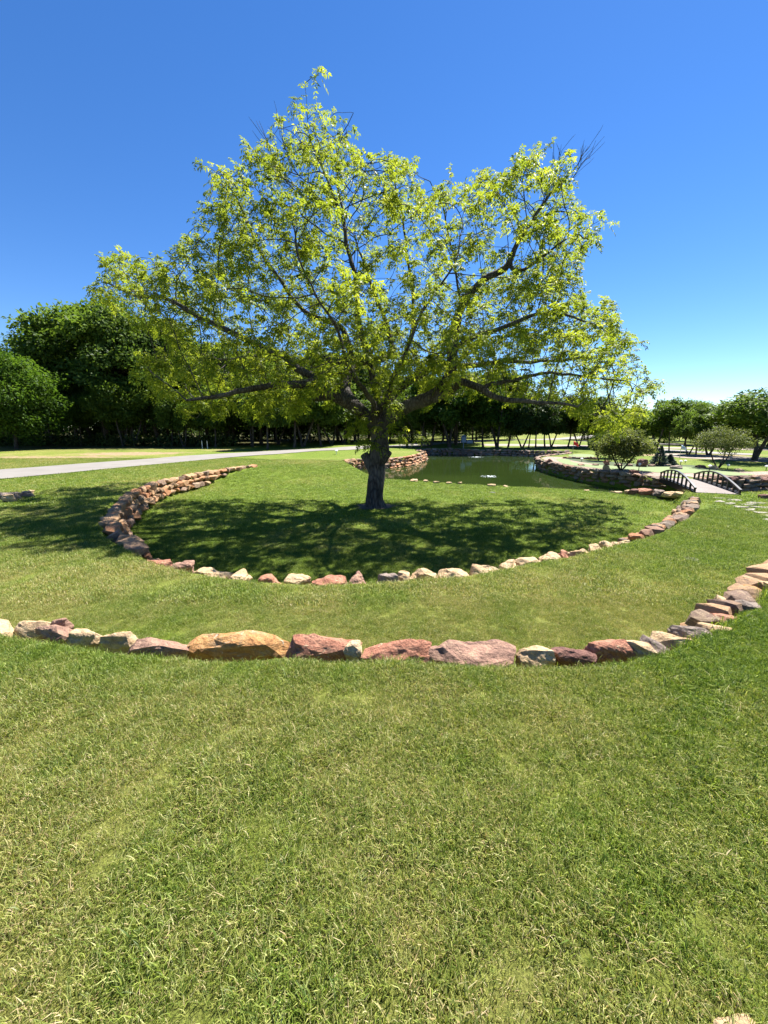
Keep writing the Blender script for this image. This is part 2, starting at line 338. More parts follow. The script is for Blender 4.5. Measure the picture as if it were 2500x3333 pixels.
def masks(x, y):
    inC = inside(RINGP, x, y); inA = inside(OUTP, x, y)
    dry = np.where(inA, 0.60 - 0.50 * sst((y - 1.85) / .7), np.where(inC, -0.30, 0.15 + 0.35 * sst((7.0 - y) / 3)))
    dry = np.where(inA, dry - 0.50 * sst((x - 0.8) / 2.6) - 0.35 * sst((-x - 1.2) / 1.6) * sst((2.0 - y)), dry)
    dry = np.where(~inA & ~inC & (x > 3), dry - 0.30 * sst((x - 3) / 3), dry)
    dry = np.where(y > 26, -0.15, dry); dry = np.where((x < -14) & (y > 17) | (y > 60), .35, dry)
    dirt = np.zeros_like(x)
    for cx, cy, rx, ry, a in [(-23,26,8,3.5,.80),(-28,23,8,4,.66),(-20,31,6,3.5,.85),(-33,28,9,4,.66),(-15.5,37,3,2.3,.6),(24,31,9,2.2,.75),(30,27,9,1.6,.7)]:
        dirt = np.maximum(dirt, a * np.exp(-(((x - cx) / rx) ** 2 + ((y - cy) / ry) ** 2)))
    fl = sst((-(x) - 18 + (y - 40) * .5) / 5) * sst((y - 33) / 8)
    r = np.hypot(x - TREE.x, (y - TREE.y)); fl = np.maximum(fl * .8, 0.85 * sst((0.75 - r) / 0.35))
    return dry, dirt, fl
d_, dt_, fl_ = masks(X.ravel(), Y.ravel())
attr(gme, 'dry', d_); attr(gme, 'dirt', dt_); attr(gme, 'floor', fl_)
lawn = link('lawn', gme, M['ground']); tag(lawn, kind='structure')

wp = POND; c = wp.mean(0)
big = []
for i in range(len(wp)):
    a, b, d = wp[i - 1], wp[i], wp[(i + 1) % len(wp)]
    t = d - a; nrm = np.array([t[1], -t[0]]) / np.hypot(*t); q = b + nrm * 0.2
    if inside(POND, np.array([q[0]]), np.array([q[1]]))[0]: q = b - nrm * 0.2
    big.append((q[0], q[1], WATER))
bm = bmesh.new(); f = bm.faces.new([bm.verts.new(v) for v in big]); bmesh.ops.triangulate(bm, faces=[f])
wme = bpy.data.meshes.new('pond_water'); bmesh.ops.recalc_face_normals(bm, faces=bm.faces); bm.to_mesh(wme); bm.free()
if wme.polygons[0].normal.z < 0: wme.flip_normals()
tag(link('pond_water', wme, M['water']), kind='structure')

def ribbon(name, left, right, mat, lift=0.02, sub=14, kind='structure'):
    def cr(P):
        P = [Vector(p) for p in P]; P = [2 * P[0] - P[1]] + P + [2 * P[-1] - P[-2]]; o = []
        for i in range(1, len(P) - 2):
            for k in range(sub):
                t = k / sub; p0, p1, p2, p3 = P[i - 1:i + 3]
                o.append(0.5 * ((2 * p1) + (-p0 + p2) * t + (2 * p0 - 5 * p1 + 4 * p2 - p3) * t * t + (-p0 + 3 * p1 - 3 * p2 + p3) * t ** 3))
        o.append(P[-2]); return o
    A, B = cr(left), cr(right); A = [a + Vector(noise.noise_vector(Vector((a.x * 2.1, a.y * 2.1, 0)))[:2]) * .09 for a in A]; B = [b + Vector(noise.noise_vector(Vector((b.x * 2.1, b.y * 2.1, 3)))[:2]) * .09 for b in B]; v = []; f = []; n = 6
    for a, b in zip(A, B):
        for k in range(n + 1):
            q = a.lerp(b, k / n); v.append((q.x, q.y, 0))
    v = np.array(v); v[:, 2] = ground(v[:, 0], v[:, 1]) + lift
    for i in range(len(A) - 1):
        for k in range(n): j = i * (n + 1) + k; f.append((j, j + 1, j + n + 2, j + n + 1))
    me = npmesh(name, v, f, True)
    if me.polygons[0].normal.z < 0: me.flip_normals()
    return tag(link(name, me, mat), kind=kind)
rl = [(-30,1),(-22.5,11),(-18.1,18.4),(-13.9,28),(-11,33),(-7.4,38.2),(-2,46),(7,57),(20,66),(40,76)]
rr = [(-26,-1),(-18.5,8.5),(-14.4,15.4),(-10.9,25.4),(-8.6,30),(-5.2,35.2),(0,42.6),(9,53.4),(21.5,62.6),(42,72.6)]
ribbon('road', rl, rr, M['road'], 0.03)
ribbon('footpath', [(30,62),(36,52),(38,46),(44,42),(60,38)], [(33,62),(38.5,53),(41,47.5),(46,44),(60,40)], M['road'], 0.03)
ribbon('dirt_track', [(13,50),(22,47),(32,40),(45,33)], [(13,53.5),(23,51),(33.5,44),(46,37)], M['road2'], 0.025)
def patch(name, pts, mat, lift, kind='structure', sub=0.35):
    """sheet following the ground inside a plan outline"""
    P = np.array(pts); lo, hi = P.min(0), P.max(0)
    bm = bmesh.new(); f = bm.faces.new([bm.verts.new((p[0], p[1], 0)) for p in P]); bmesh.ops.triangulate(bm, faces=[f])
    for _ in range(3):
        es = [e for e in bm.edges if e.calc_length() > sub * 2]
        if es: bmesh.ops.subdivide_edges(bm, edges=es, cuts=1); bmesh.ops.triangulate(bm, faces=bm.faces)
    xs = np.array([v.co.x for v in bm.verts]); ys = np.array([v.co.y for v in bm.verts]); zs = ground(xs, ys)
    for v, z in zip(bm.verts, zs): v.co.z = z + lift
    me = bpy.data.meshes.new(name); bmesh.ops.recalc_face_normals(bm, faces=bm.faces); bm.to_mesh(me); bm.free()
    if me.polygons[0].normal.z < 0: me.flip_normals()
    return tag(link(name, me, mat), kind=kind)
def smooth_loop(pts, n=4):
    P = [Vector(p) for p in pts]; o = []; N = len(P)
    for i in range(N):
        p0, p1, p2, p3 = P[i - 1], P[i], P[(i + 1) % N], P[(i + 2) % N]
        for k in range(n):
            t = k / n; o.append(tuple(0.5 * ((2 * p1) + (-p0 + p2) * t + (2 * p0 - 5 * p1 + 4 * p2 - p3) * t * t + (-p0 + 3 * p1 - 3 * p2 + p3) * t ** 3)))
    return o
gpx = lambda L, z=-.45: [tuple(gp(x, y, z).xy) for x, y in L]
IS = -0.45
patch('gravel_bed', [(11.9,16.9),(11.75,17.6),(11.2,18.9),(10.75,20.6),(10.6,22.3),(10.7,24),(10.85,26),(11.2,27.6),(12.3,29.2),(13.2,28.2),(12.4,26.4),(12.3,24),(12.5,22),(12.8,20.3),(13.4,18.9),(13.3,17.2)], M['gravel'], 0.015)
patch('gravel_bank', [(13.2,16.3),(14.2,17.0),(17,17.3),(20,17.8),(26,18.8),(26,20),(20,19),(16,18.6),(13.6,17.8)], M['gravel'], 0.015)
fr = smooth_loop(gpx([(1795,1492),(1815,1511),(1866,1521),(1926,1527),(1986,1533),(2040,1535),(2100,1540),(2180,1546),(2260,1546),(2375,1553),(2465,1553),(2455,1540),(2330,1527),(2253,1515),(2152,1515),(2077,1516),(1971,1512),(1911,1509),(1865,1500),(1880,1492)]))
patch('turf_fringe', fr, M['fringe'], 0.012)
gr = smooth_loop(gpx([(1812,1494),(1828,1508),(1872,1517.5),(1926,1523),(1986,1529),(2040,1531.5),(2100,1536),(2180,1542),(2260,1542),(2375,1549),(2446,1548),(2440,1543),(2321,1531),(2253,1521),(2152,1520),(2077,1520),(1971,1516),(1908,1512.5),(1862,1504),(1850,1496)]))
patch('putting_green', gr, M['green'], 0.024)
patch('far_green', smooth_loop(gpx([(1850,1482),(1870,1490),(1915,1492),(1935,1487),(1925,1480),(1880,1478)])), M['green'], 0.02)
patch('bare_patio', gpx([(2130,1482),(2230,1492),(2420,1502),(2500,1506),(2500,1490),(2300,1482),(2150,1474)]), M['road2'], 0.02)
patch('pale_path', gpx([(2060,1462),(2160,1468),(2330,1478),(2460,1482),(2460,1478),(2330,1472),(2180,1463),(2070,1458)]), M['road'], 0.03)
tm = [(TREE.x + (.62 + .10 * math.sin(3 * a + 1) + .08 * math.sin(5 * a)) * math.cos(a) * 1.12, TREE.y + (.52 + .08 * math.sin(2 * a)) * math.sin(a)) for a in [i * math.tau / 28 for i in range(28)]]
patch('mulch_ring', tm, M['mulch'], 0.012, sub=0.15)

# ------------------------------------------------------------------ stones
def hull(seed, n=22, p=3.2, flat=1.0):
    r = random.Random(seed); bm = bmesh.new()
    for _ in range(n):
        v = Vector((r.uniform(-1, 1), r.uniform(-1, 1), r.uniform(-1, 1)))
        k = (abs(v.x) ** p + abs(v.y) ** p + abs(v.z) ** p) ** (1 / p)
        bm.verts.new(v / max(k, .2) * r.uniform(0.86, 1.0))
    res = bmesh.ops.convex_hull(bm, input=bm.verts)
    bmesh.ops.delete(bm, geom=[v for v in bm.verts if not v.link_faces], context='VERTS')
    bmesh.ops.dissolve_limit(bm, angle_limit=R(9), verts=bm.verts, edges=bm.edges)
    bmesh.ops.triangulate(bm, faces=bm.faces)
    me = bpy.data.meshes.new('stone'); bmesh.ops.recalc_face_normals(bm, faces=bm.faces); bm.to_mesh(me); bm.free(); return me
def rough_rock(name, seed, dims, mat, strata=0.5):
    """boulder: angular hull, subdivided, chipped along bedding planes"""
    r = random.Random(seed); bm = bmesh.new()
    for _ in range(26):
        v = Vector((r.uniform(-1, 1), r.uniform(-1, 1), r.uniform(-1, 1))); p = 4.2
        k = (abs(v.x) ** p + abs(v.y) ** p + abs(v.z) ** p) ** (1 / p)
        bm.verts.new(v / max(k, .2) * r.uniform(0.74, 1.0))
    bmesh.ops.convex_hull(bm, input=bm.verts)
    bmesh.ops.delete(bm, geom=[v for v in bm.verts if not v.link_faces], context='VERTS')
    bmesh.ops.triangulate(bm, faces=bm.faces)
    for v in bm.verts: v.co = Vector((v.co.x * dims[0], v.co.y * dims[1], v.co.z * dims[2]))
    for k in range(3):
        L = max(dims) * (0.5, 0.28, 0.14)[k]
        es = [e for e in bm.edges if e.calc_length() > L]
        if es: bmesh.ops.subdivide_edges(bm, edges=es, cuts=1); bmesh.ops.triangulate(bm, faces=bm.faces)
        bmesh.ops.smooth_vert(bm, verts=bm.verts, factor=0.12, use_axis_x=True, use_axis_y=True, use_axis_z=True)
    bm.normal_update(); o = Vector((seed * 7.3, seed * 1.7, 0)); s = min(dims)
    for v in bm.verts:
        q = v.co / s * 0.5
        a = noise.fractal(Vector((q.x * .7, q.y * .7, q.z * 2.4)) + o, 0.8, 2.1, 5)
        b = noise.noise(Vector((v.co.x * 11, v.co.y * 11, v.co.z * 30)) + o)
        v.co += v.normal * (a * s * 0.22 + b * s * 0.09)
    me = bpy.data.meshes.new(name); bm.to_mesh(me); bm.free()
    for p in me.polygons: p.use_smooth = False
    return link(name, me, mat)
STONES = [hull(100 + i, 16 + i % 9, random.choice((2.6, 3.5, 5))) for i in range(18)]
STONES_D = []
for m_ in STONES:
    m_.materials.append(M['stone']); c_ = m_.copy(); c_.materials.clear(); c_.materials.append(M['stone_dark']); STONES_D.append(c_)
def resample(P, step):
    P = [Vector(p) for p in P]; out = []; acc = 0.0; i = 0; cur = P[0].copy(); left = 0
    L = [0]
    for a, b in zip(P, P[1:]): L.append(L[-1] + (b - a).length)
    def at(s):
        s = min(max(s, 0), L[-1])
        for k in range(len(P) - 1):
            if s <= L[k + 1]:
                t = (s - L[k]) / max(1e-9, L[k + 1] - L[k]); return P[k].lerp(P[k + 1], t), (P[k + 1] - P[k]).normalized()
        return P[-1], (P[-1] - P[-2]).normalized()
    return L[-1], at
def drystone(root, P, sizes, ztop, zbot, face, course=0.17, batter=0.08, meshes=STONES, s0=0, s1=None, cap=0.03, seed=1, depth=.17, maxc=9):
    """stacked courses along plan curve P; `face`=+1 if the open face is to the right of travel; ztop/zbot functions of point"""
    r = random.Random(seed); LT, at = resample(P, .1); s1 = LT if s1 is None else s1; n = 0
    for k in range(maxc):
        s = s0 + r.uniform(0, .2); any_ = False
        while s < s1:
            w = r.uniform(*sizes); p, t = at(s + w / 2); nrm = Vector((t.y, -t.x)) * face
            zt, zb = ztop(p), zbot(p); h = course * r.uniform(.85, 1.25)
            z = zt + cap - (k + .5) * course
            if z - course * .4 > zb - 0.04 or k == 0:
                q = p + nrm * (batter * k + r.uniform(-.05, .05))
                o = link('stone', r.choice(meshes), None, root)
                o.location = (q.x, q.y, z + r.uniform(-.02, .02))
                o.rotation_euler = (r.uniform(-.12, .12), r.uniform(-.12, .12), math.atan2(t.y, t.x) + r.uniform(-.16, .16) + (math.pi if r.random() < .5 else 0))
                o.scale = (w * .55, depth * r.uniform(.8, 1.25), h * .60); n += 1; any_ = True
            s += w * r.uniform(.92, 1.04)
        if not any_: break
    return n
ring_root = tag(empty('retaining_wall', (RING[10].x, RING[10].y, -.9)), 'curved dry-stacked sandstone wall ringing the sunken lawn under the big tree', 'stone wall')
bpy.context.view_layer.update()
ring_inv = Matrix.Translation(-ring_root.location)
def under(root, fn):
    """run fn with children placed in world coordinates"""
    n = fn(); inv = Matrix.Translation(-Vector(root.location))
    for o in root.children: o.matrix_parent_inverse = inv
    return n
Lr, ring_at = resample(RING, .1)
arc = [0]
for a, b in zip(RING, RING[1:]): arc.append(arc[-1] + (b - a).length)
top_l = lambda p: gz(*(p - 0 * p)) if False else -0.30
def offs(p, d):  # ground height d metres to each side is approximated by the design levels
    return 0
def z_in(p):
    d = segdist(CHORD[0], CHORD[1], np.array([p.x]), np.array([p.y]))[0]
    zc = -0.90 + 0.12 * float(sst((p.x - 5.5) / 4)) * float(sst((12.5 - p.y) / 4)); return zc + (-.33 - zc) * float(sst(1 - d / 5.5))
sA, sB, sC = arc[12], arc[24], arc[-1]
def build_ring():
    n = drystone(ring_root, RING, (.26, .52), lambda p: -.31, z_in, -1, .19, .10, s0=0, s1=sA, seed=3, cap=.06, maxc=4)
    r = random.Random(11)                                        # front edge: one row of larger set stones
    for x0, x1, y0, y1, kind in [(455,540,1780,1830,0),(545,610,1808,1842,0),(628,730,1832,1862,0),(742,795,1856,1868,0),(836,920,1860,1882,1),(922,1000,1868,1884,0),(1006,1115,1868,1890,1),(1137,1198,1863,1882,0),(1217,1297,1850,1882,2),(1300,1335,1866,1876,0),(1340,1427,1847,1870,0),(1432,1543,1844,1866,0),(1548,1648,1824,1853,0),(1640,1692,1818,1832,0),(1694,1774,1803,1825,0),(1768,1826,1794,1812,0),(1828,1862,1790,1804,1),(1866,1928,1779,1796,0),(1932,1975,1764,1782,0),(1970,2005,1758,1770,0),(2006,2062,1742,1762,0)]:
        zg = -.32; a = gp((x0 + x1) / 2, y1 - 2, zg); dep = a.y * _cp + (CAMZ - zg) * _sp; w = (x1 - x0) * dep / FPX
        o = rough_rock('stone', 500 + int(x0), (w * .66, .20, .19), [M['b_tan'], M['b_red'], M['b_grey'], M['b_mauve']][kind if kind else (0, 3, 0, 1)[int(x0) % 4]]); o.parent = ring_root; hv = max(.07, (y1 - y0) * dep / FPX * .75)
        o.location = (a.x, a.y + .13, zg - .19 + hv * .18)
        o.rotation_euler = (r.uniform(-.1, .1), r.uniform(-.12, .12), r.uniform(-.15, .15)); n += 1
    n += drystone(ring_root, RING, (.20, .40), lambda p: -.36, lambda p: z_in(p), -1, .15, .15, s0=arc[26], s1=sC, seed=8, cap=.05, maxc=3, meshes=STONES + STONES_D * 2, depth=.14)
    n += drystone(ring_root, RING, (.28, .5), lambda p: -.9, lambda p: -.9, -1, .17, .13, s0=arc[12], s1=arc[26], seed=9, cap=.34, maxc=2)
    return n
nring = under(ring_root, build_ring)
def wall(name, P, label, sizes, ztop, face, seed, course, batter, meshes, maxc, depth=.2, zb=WATER - .1, cap=.04):
    m = P[len(P) // 2]; root = tag(empty(name, (m[0], m[1], WATER)), label, 'stone wall')
    n = under(root, lambda: drystone(root, P, sizes, lambda p: ztop, lambda p: zb, face, course, batter, meshes=meshes, seed=seed, maxc=maxc, depth=depth, cap=cap)); print(name, n); return root
wall('pond_wall', [(-1.9,23.6),(-2.35,24.7),(-2.6,26.5),(-1.2,27.15),(.3,27.75),(1.9,29.85),(3.0,33),(3.7,36),(3.45,38)], 'sunlit stacked stone pond wall on the grassy bank behind the big trunk', (.35, .62), -.47, 1, 21, .20, .09, STONES, 5)
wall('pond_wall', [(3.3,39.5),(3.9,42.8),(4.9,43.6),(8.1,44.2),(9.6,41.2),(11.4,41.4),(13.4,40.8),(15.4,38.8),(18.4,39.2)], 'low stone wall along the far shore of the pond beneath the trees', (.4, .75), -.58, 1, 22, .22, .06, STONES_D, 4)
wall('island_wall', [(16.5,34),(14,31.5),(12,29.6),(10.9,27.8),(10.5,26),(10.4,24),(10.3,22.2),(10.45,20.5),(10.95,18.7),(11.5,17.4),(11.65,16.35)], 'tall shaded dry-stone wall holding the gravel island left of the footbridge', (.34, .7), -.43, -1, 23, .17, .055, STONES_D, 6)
wall('island_wall', [(12.95,15.9),(14,16.5),(17,16.9),(20,17.4),(26,18.3)], 'stacked stone channel wall right of the footbridge below pale gravel', (.34, .66), -.42, 1, 24, .17, .06, STONES_D, 5)
print('ring stones', nring)

# near row of boulders: each one is its own thing
BOULD = [
 (-150,10,2008,2060,'b_tan',0,'weathered tan boulder at the buried end of the front stone row'),
 (0,150,2017,2064,'b_tan',0,'long tan ledge stone almost buried in the lawn'),
 (150,196,2013,2036,'b_mauve',.02,'small brown chunk lying on the tan ledge stone'),
 (85,222,2032,2072,'b_mauve',0,'low brown slab sunk in grass before the tan ledge stone'),
 (205,302,2032,2082,'b_tan',0,'pale lichen-whitened stone in the sunken stretch of the front row'),
 (295,412,2050,2097,'b_tan',0,'pinkish tan flat stone beside the lichen-whitened one'),
 (405,582,2075,2118,'b_mauve',0,'low brown stone just before the grassy gap in the front row'),
 (605,930,2054,2116,'b_orange',0,'long boulder with bright orange lichen and pale spots'),
 (925,1155,2060,2129,'b_red',0,'rounded red-brown boulder with a cream patch beside the orange one'),
 (1122,1178,2098,2128,'b_tan',0,'fist-sized tan stone tucked against the rounded red-brown boulder'),
 (1185,1408,2087,2148,'b_red',0,'flat pinkish-red slab between the rounded boulder and the big mauve slab'),
 (1405,1682,2090,2178,'b_mauve',0,'largest mauve-brown slab tilted down towards the lawn'),
 (1700,1825,2107,2152,'b_tan',0,'knobbly cream stone beside the largest mauve slab'),
 (1818,1952,2092,2142,'b_maroon',0,'dark maroon boulder leaning on a pink slab'),
 (1928,2084,2085,2134,'b_red',0,'pink slab with a sharp upper edge beside the dark maroon boulder'),
 (2052,2180,2085,2126,'b_tan',0,'cream wedge between the pink slab and a grey stone'),
 (2126,2222,2073,2126,'b_grey',0,'rounded grey stone leaning back on the cream wedge'),
 (2182,2310,2060,2108,'b_tan',0,'tan plank-like stone behind the rounded grey one'),
 (2232,2358,2040,2087,'b_grey',0,'dark grey slab with a black shaded side'),
 (2310,2438,2024,2072,'b_tan',0,'cream slab with a ragged edge where the row turns into a wall'),
 (2335,2480,1990,2036,'b_red',-.02,'broad salmon-red slab lying on the turning wall'),
 (2425,2530,1988,2032,'b_grey',.02,'flat blue-grey slab beside the salmon-red one'),
 (2384,2442,1934,1994,'b_tan',-.08,'upright square tan block with a dark hollow'),
 (2432,2525,1943,1990,'b_grey',0,'dark grey block behind the upright tan block'),
 (2356,2388,1964,1994,'b_tan',-.25,'small pale stone at the foot of the upright tan block'),
 (2416,2464,1908,1938,'b_grey',-.15,'grey-green angular stone further along the turning wall'),
 (2455,2515,1900,1934,'b_orange',-.03,'orange flat stone set in grass on the turning wall'),
 (2438,2488,1890,1914,'b_tan',-.12,'cream wedge-shaped stone on the turning wall'),
 (2465,2520,1872,1900,'b_tan',-.06,'pale flat stone near the far turn of the wall'),
 (2482,2530,1843,1876,'b_maroon',-.1,'dark stone with a white top where the wall bends away'),
 (2540,2620,1880,1935,'b_tan',0,'tan stone of the wall that runs on beyond the bend'),
 (2530,2600,1815,1860,'b_red',-.05,'reddish stone of the wall that runs on beyond the bend'),
]
for i, (x0, x1, y0, y1, mt, zz, lab) in enumerate(BOULD):
    a = gp((x0 + x1) / 2, y1 - (y1 - y0) * .30, zz); dep = a.y * _cp + (CAMZ - zz) * _sp
    w = (x1 - x0) * dep / FPX; h = (y1 - y0) * dep / FPX
    d = min(max(h * 1.35, .12), .42); hz = max(.045, (h - d * .50) * .95)
    r = random.Random(40 + i)
    o = rough_rock('boulder', 40 + i, (w * .64, d * .62, hz * .50 + .11), M[mt])
    o.location = (a.x, a.y + d * .46 + .03, zz + hz * .36 - .120); o.rotation_euler = (r.uniform(.10, .28), r.uniform(-.10, .10), r.uniform(-.12, .12) + (-.35 if 2030 < (x0 + x1) / 2 < 2440 and y0 > 2000 else 0))
    tag(o, lab, 'boulder', 'boulders edging the upper lawn')
# support stones under the turning wall (part of a low wall)
sw = tag(empty('retaining_wall', (3.6, 3.5, -.3)), 'rough stacked footing stones beneath the slabs where the row turns', 'stone wall')
under(sw, lambda: drystone(sw, [(2.75,3.08),(3.4,3.52),(4.35,4.15),(5.6,4.95),(7.2,5.85)], (.22, .42), lambda p: -.05, lambda p: -.36, -1, .15, .05, seed=31, maxc=3, depth=.16))

# other loose stones: (px0,px1,pytop,pybottom,z,material,label,group)
LOOSE = [
 (-30,50,1608,1625,-.3,'b_grey'),(0,38,1612,1634,-.3,'b_tan'),(36,56,1605,1626,-.3,'b_grey'),(60,98,1602,1618,-.3,'b_grey'),(78,100,1600,1608,-.3,'b_tan')]
def loose(x0, x1, y0, y1, zz, mt, lab, grp, name='rock', cat='rock', dz=.42):
    a = gp((x0 + x1) / 2, y1, zz); g = gz(a.x, a.y)
    dep = a.y * _cp + (CAMZ - zz) * _sp; w = (x1 - x0) * dep / FPX; h = max(.06, (y1 - y0) * dep / FPX)
    o = rough_rock(name, int(x0 * 3 + y0), (w * .55, min(max(w * .4, .1), .5), h * .62 + .04), M[mt])
    o.location = (a.x, a.y + .1, zz + h * dz); return tag(o, lab, cat, grp)
for a in LOOSE: loose(*a, 'low weathered stone in the short row across the shaded lawn towards the road', 'stones of the short row near the road')
for i, (x0, x1, y0, y1) in enumerate([(1335,1362,1560,1567),(1378,1396,1563,1568),(1408,1432,1567,1572),(1452,1472,1570,1574),(1490,1506,1571,1575),(1588,1616,1576,1582),(1640,1660,1582,1585),(1905,1925,1597,1601),(1985,2000,1602,1605),(2003,2028,1600,1606)]):
    loose(x0, x1, y0, y1, -.95, 'b_tan', 'small pale stone half buried along the near grassy edge of the pond', 'pale stones on the pond edge', dz=.12)
for a, lab in [((2038,2062,1598,1606,-.95,'b_tan'), 'tan stone beside the dark one at the pond edge by the footbridge'), ((2050,2082,1594,1608,-.93,'b_maroon'), 'dark brown rock at the pond edge beside the red block'),
               ((2078,2125,1593,1610,-.93,'b_red'), 'red squared rock at the pond edge near the footbridge'), ((2124,2172,1597,1612,-.93,'b_grey'), 'grey pointed rock between the red block and the footbridge'),
               ((2162,2216,1604,1618,-.80,'b_tan'), 'flat cream slab at the foot of the footbridge'), ((2200,2246,1604,1614,-.62,'b_tan'), 'cream slab against the end of the footbridge'),
               ((2480,2530,1614,1632,-.5,'b_maroon'), 'brown rock on the channel bank right of the footbridge'),
               ((2050,2080,1530,1544,-.45,'b_maroon'), 'flat dark red rock between the multi-stemmed bush and the footbridge'), ((1966,1986,1517,1531,-.45,'b_tan'), 'upright tan rock on the gravel beside the bush'),
               ((1966,1990,1500,1514,-.45,'b_red'), 'orange rock in the bed behind the bush'), ((2074,2110,1496,1520,-.45,'b_maroon'), 'large dark red boulder in the bed behind the putting green'),
               ((2185,2226,1516,1528,-.45,'b_grey'), 'flat grey boulder on the dark turf point of the green'), ((2312,2340,1516,1526,-.45,'b_tan'), 'tan rock across the putting green from the footbridge'),
               ((2385,2422,1552,1562,-.45,'b_maroon'), 'long dark rock on the gravel beside the black box'), ((1778,1800,1496,1505,-.45,'b_maroon'), 'dark flat rock on the gravel tip of the island'),
               ((2485,2520,1558,1567,-.45,'b_maroon'), 'dark flat stone capping the channel wall'), ((2270,2300,1516,1524,-.45,'b_maroon'), 'dark low rock behind the putting green'),
               ((2395,2425,1528,1534,-.45,'b_tan'), 'pale slab lying in the turf behind the putting green'),
               ((2140,2158,1505,1516,-.45,'b_tan'), 'small pale rock at the foot of the blue spruce')]:
    loose(*a, lab, None)
for i, (x0, x1, y0, y1) in enumerate([(1880,1905,1511,1517),(1930,1955,1512,1517),(2000,2030,1512,1518),(2040,2062,1512,1519),(2112,2135,1513,1520),(2160,2185,1513,1519)]):
    loose(x0, x1, y0, y1, -.45, 'stone_dark', 'small rubble stone edging the planting bed behind the green', 'rubble along the planting bed')
for i, x in enumerate(range(1835, 1935, 14)):
    loose(x, x + 15, 1488 + (i % 2), 1493 + i * .6, -.45, 'stone_dark', 'dark edging stone in front of the small far green', 'edging stones by the far green')

# stepping stones by the footbridge
sp = tag(empty('stepping_stone_path', (12, 11, -.45)), kind='structure')
def steps():
    r = random.Random(5)
    for (x, y, w, h) in [(2352,1621,70,5),(2385,1629,60,4),(2350,1634,52,4),(2376,1642,44,8),(2460,1638,80,6),(2440,1645,60,4),(2480,1654,90,6),(2410,1654,44,5),(2450,1664,76,6),(2470,1674,56,6),(2510,1684,60,7),(2505,1698,40,7),(2530,1712,60,8),(2550,1650,60,6),(2570,1670,70,7)]:
        a = gp(x, y, -.42); dep = a.y * _cp + 2 * _sp; g = gz(a.x, a.y)
        me = hull(900 + x, 14, 6); me.materials.append(M['lime']); o = link('flagstone', me, None, sp)
        o.location = (a.x, a.y, g - .008); o.scale = (w * dep / FPX * .5, max(.10, h * dep / FPX * 1.5), .05); o.rotation_euler = (0, 0, r.uniform(-.2, .2))
under(sp, steps)
def flags2():
    for (x, y, w) in [(2470,1552,40),(2500,1560,50),(2240,1549,40),(2200,1551,40),(2290,1553,34),(2170,1547,30),(2520,1549,50),(2450,1558,30)]:
        a = gp(x, y, -.45); dep = a.y; me = hull(950 + x, 14, 6); me.materials.append(M['lime']); o = link('flagstone', me, None, sp)
        o.location = (a.x, a.y, gz(a.x, a.y) + .01); o.scale = (w * dep / FPX * .5, .3, .04)
flags2()
for o in sp.children: o.matrix_parent_inverse = Matrix.Translation(-Vector(sp.location))

# ------------------------------------------------------------------ tubes and foliage
def tubes(nodes, parent, rad, sides=lambda r: 5, minr=0.0, wob=None):
    """nodes: list of Vector; parent idx; returns verts, quads of tubes along main chains"""
    kids = [[] for _ in nodes]
    for i, p in enumerate(parent):
        if p >= 0: kids[p].append(i)
    V = []; Fq = []
    starts = [(i, -1) for i, p in enumerate(parent) if p < 0]
    while starts:
        i, pr = starts.pop(); chain = ([pr] if pr >= 0 else []) + [i]
        while kids[chain[-1]]:
            ks = sorted(kids[chain[-1]], key=lambda k: -rad[k]); nxt = ks[0]
            for k in ks[1:]: starts.append((k, chain[-1]))
            chain.append(nxt)
        r0 = rad[i]; ns = sides(r0); base = len(V); ref = None
        for j, c in enumerate(chain):
            a = nodes[chain[max(j - 1, 0)]]; b = nodes[chain[min(j + 1, len(chain) - 1)]]
            t = (b - a); t = t.normalized() if t.length > 1e-6 else Vector((0, 0, 1))
            if ref is None: ref = t.orthogonal().normalized()
            ref = (ref - t * ref.dot(t)); ref = ref.normalized() if ref.length > 1e-5 else t.orthogonal().normalized()
            bi = t.cross(ref); r = rad[c]
            if pr >= 0 and j == 0: r = min(rad[i] * 1.15, rad[pr])
            if j == len(chain) - 1: r *= .5
            for k in range(ns):
                an = math.tau * k / ns; rr = r * (wob(nodes[c], an, r) if wob else 1)
                V.append(nodes[c] + (ref * math.cos(an) + bi * math.sin(an)) * rr)
        for j in range(len(chain) - 1):
            for k in range(ns):
                a = base + j * ns + k; b = base + j * ns + (k + 1) % ns
                Fq.append((a, b, b + ns, a + ns))
    return V, Fq
def leaf_quads(P, D, N, L, Wd, fold=0.25):
    """rhombus leaves at P along D with normal N"""
    D = D / (np.linalg.norm(D, axis=1, keepdims=True) + 1e-9)
    B = np.cross(D, N); B /= (np.linalg.norm(B, axis=1, keepdims=True) + 1e-9); N = np.cross(B, D)
    L = L[:, None]; Wd = Wd[:, None]
    a = P; m = P + D * L * .45; tip = P + D * L - N * L * .12
    v = np.stack([a, m + B * Wd * .5 + N * Wd * fold, tip, m - B * Wd * .5 + N * Wd * fold], 1).reshape(-1, 3)
    f = np.arange(len(P) * 4).reshape(-1, 4); return v, f
def rdir(n, g=rng):
    v = g.normal(size=(n, 3)); return v / np.linalg.norm(v, axis=1, keepdims=True)

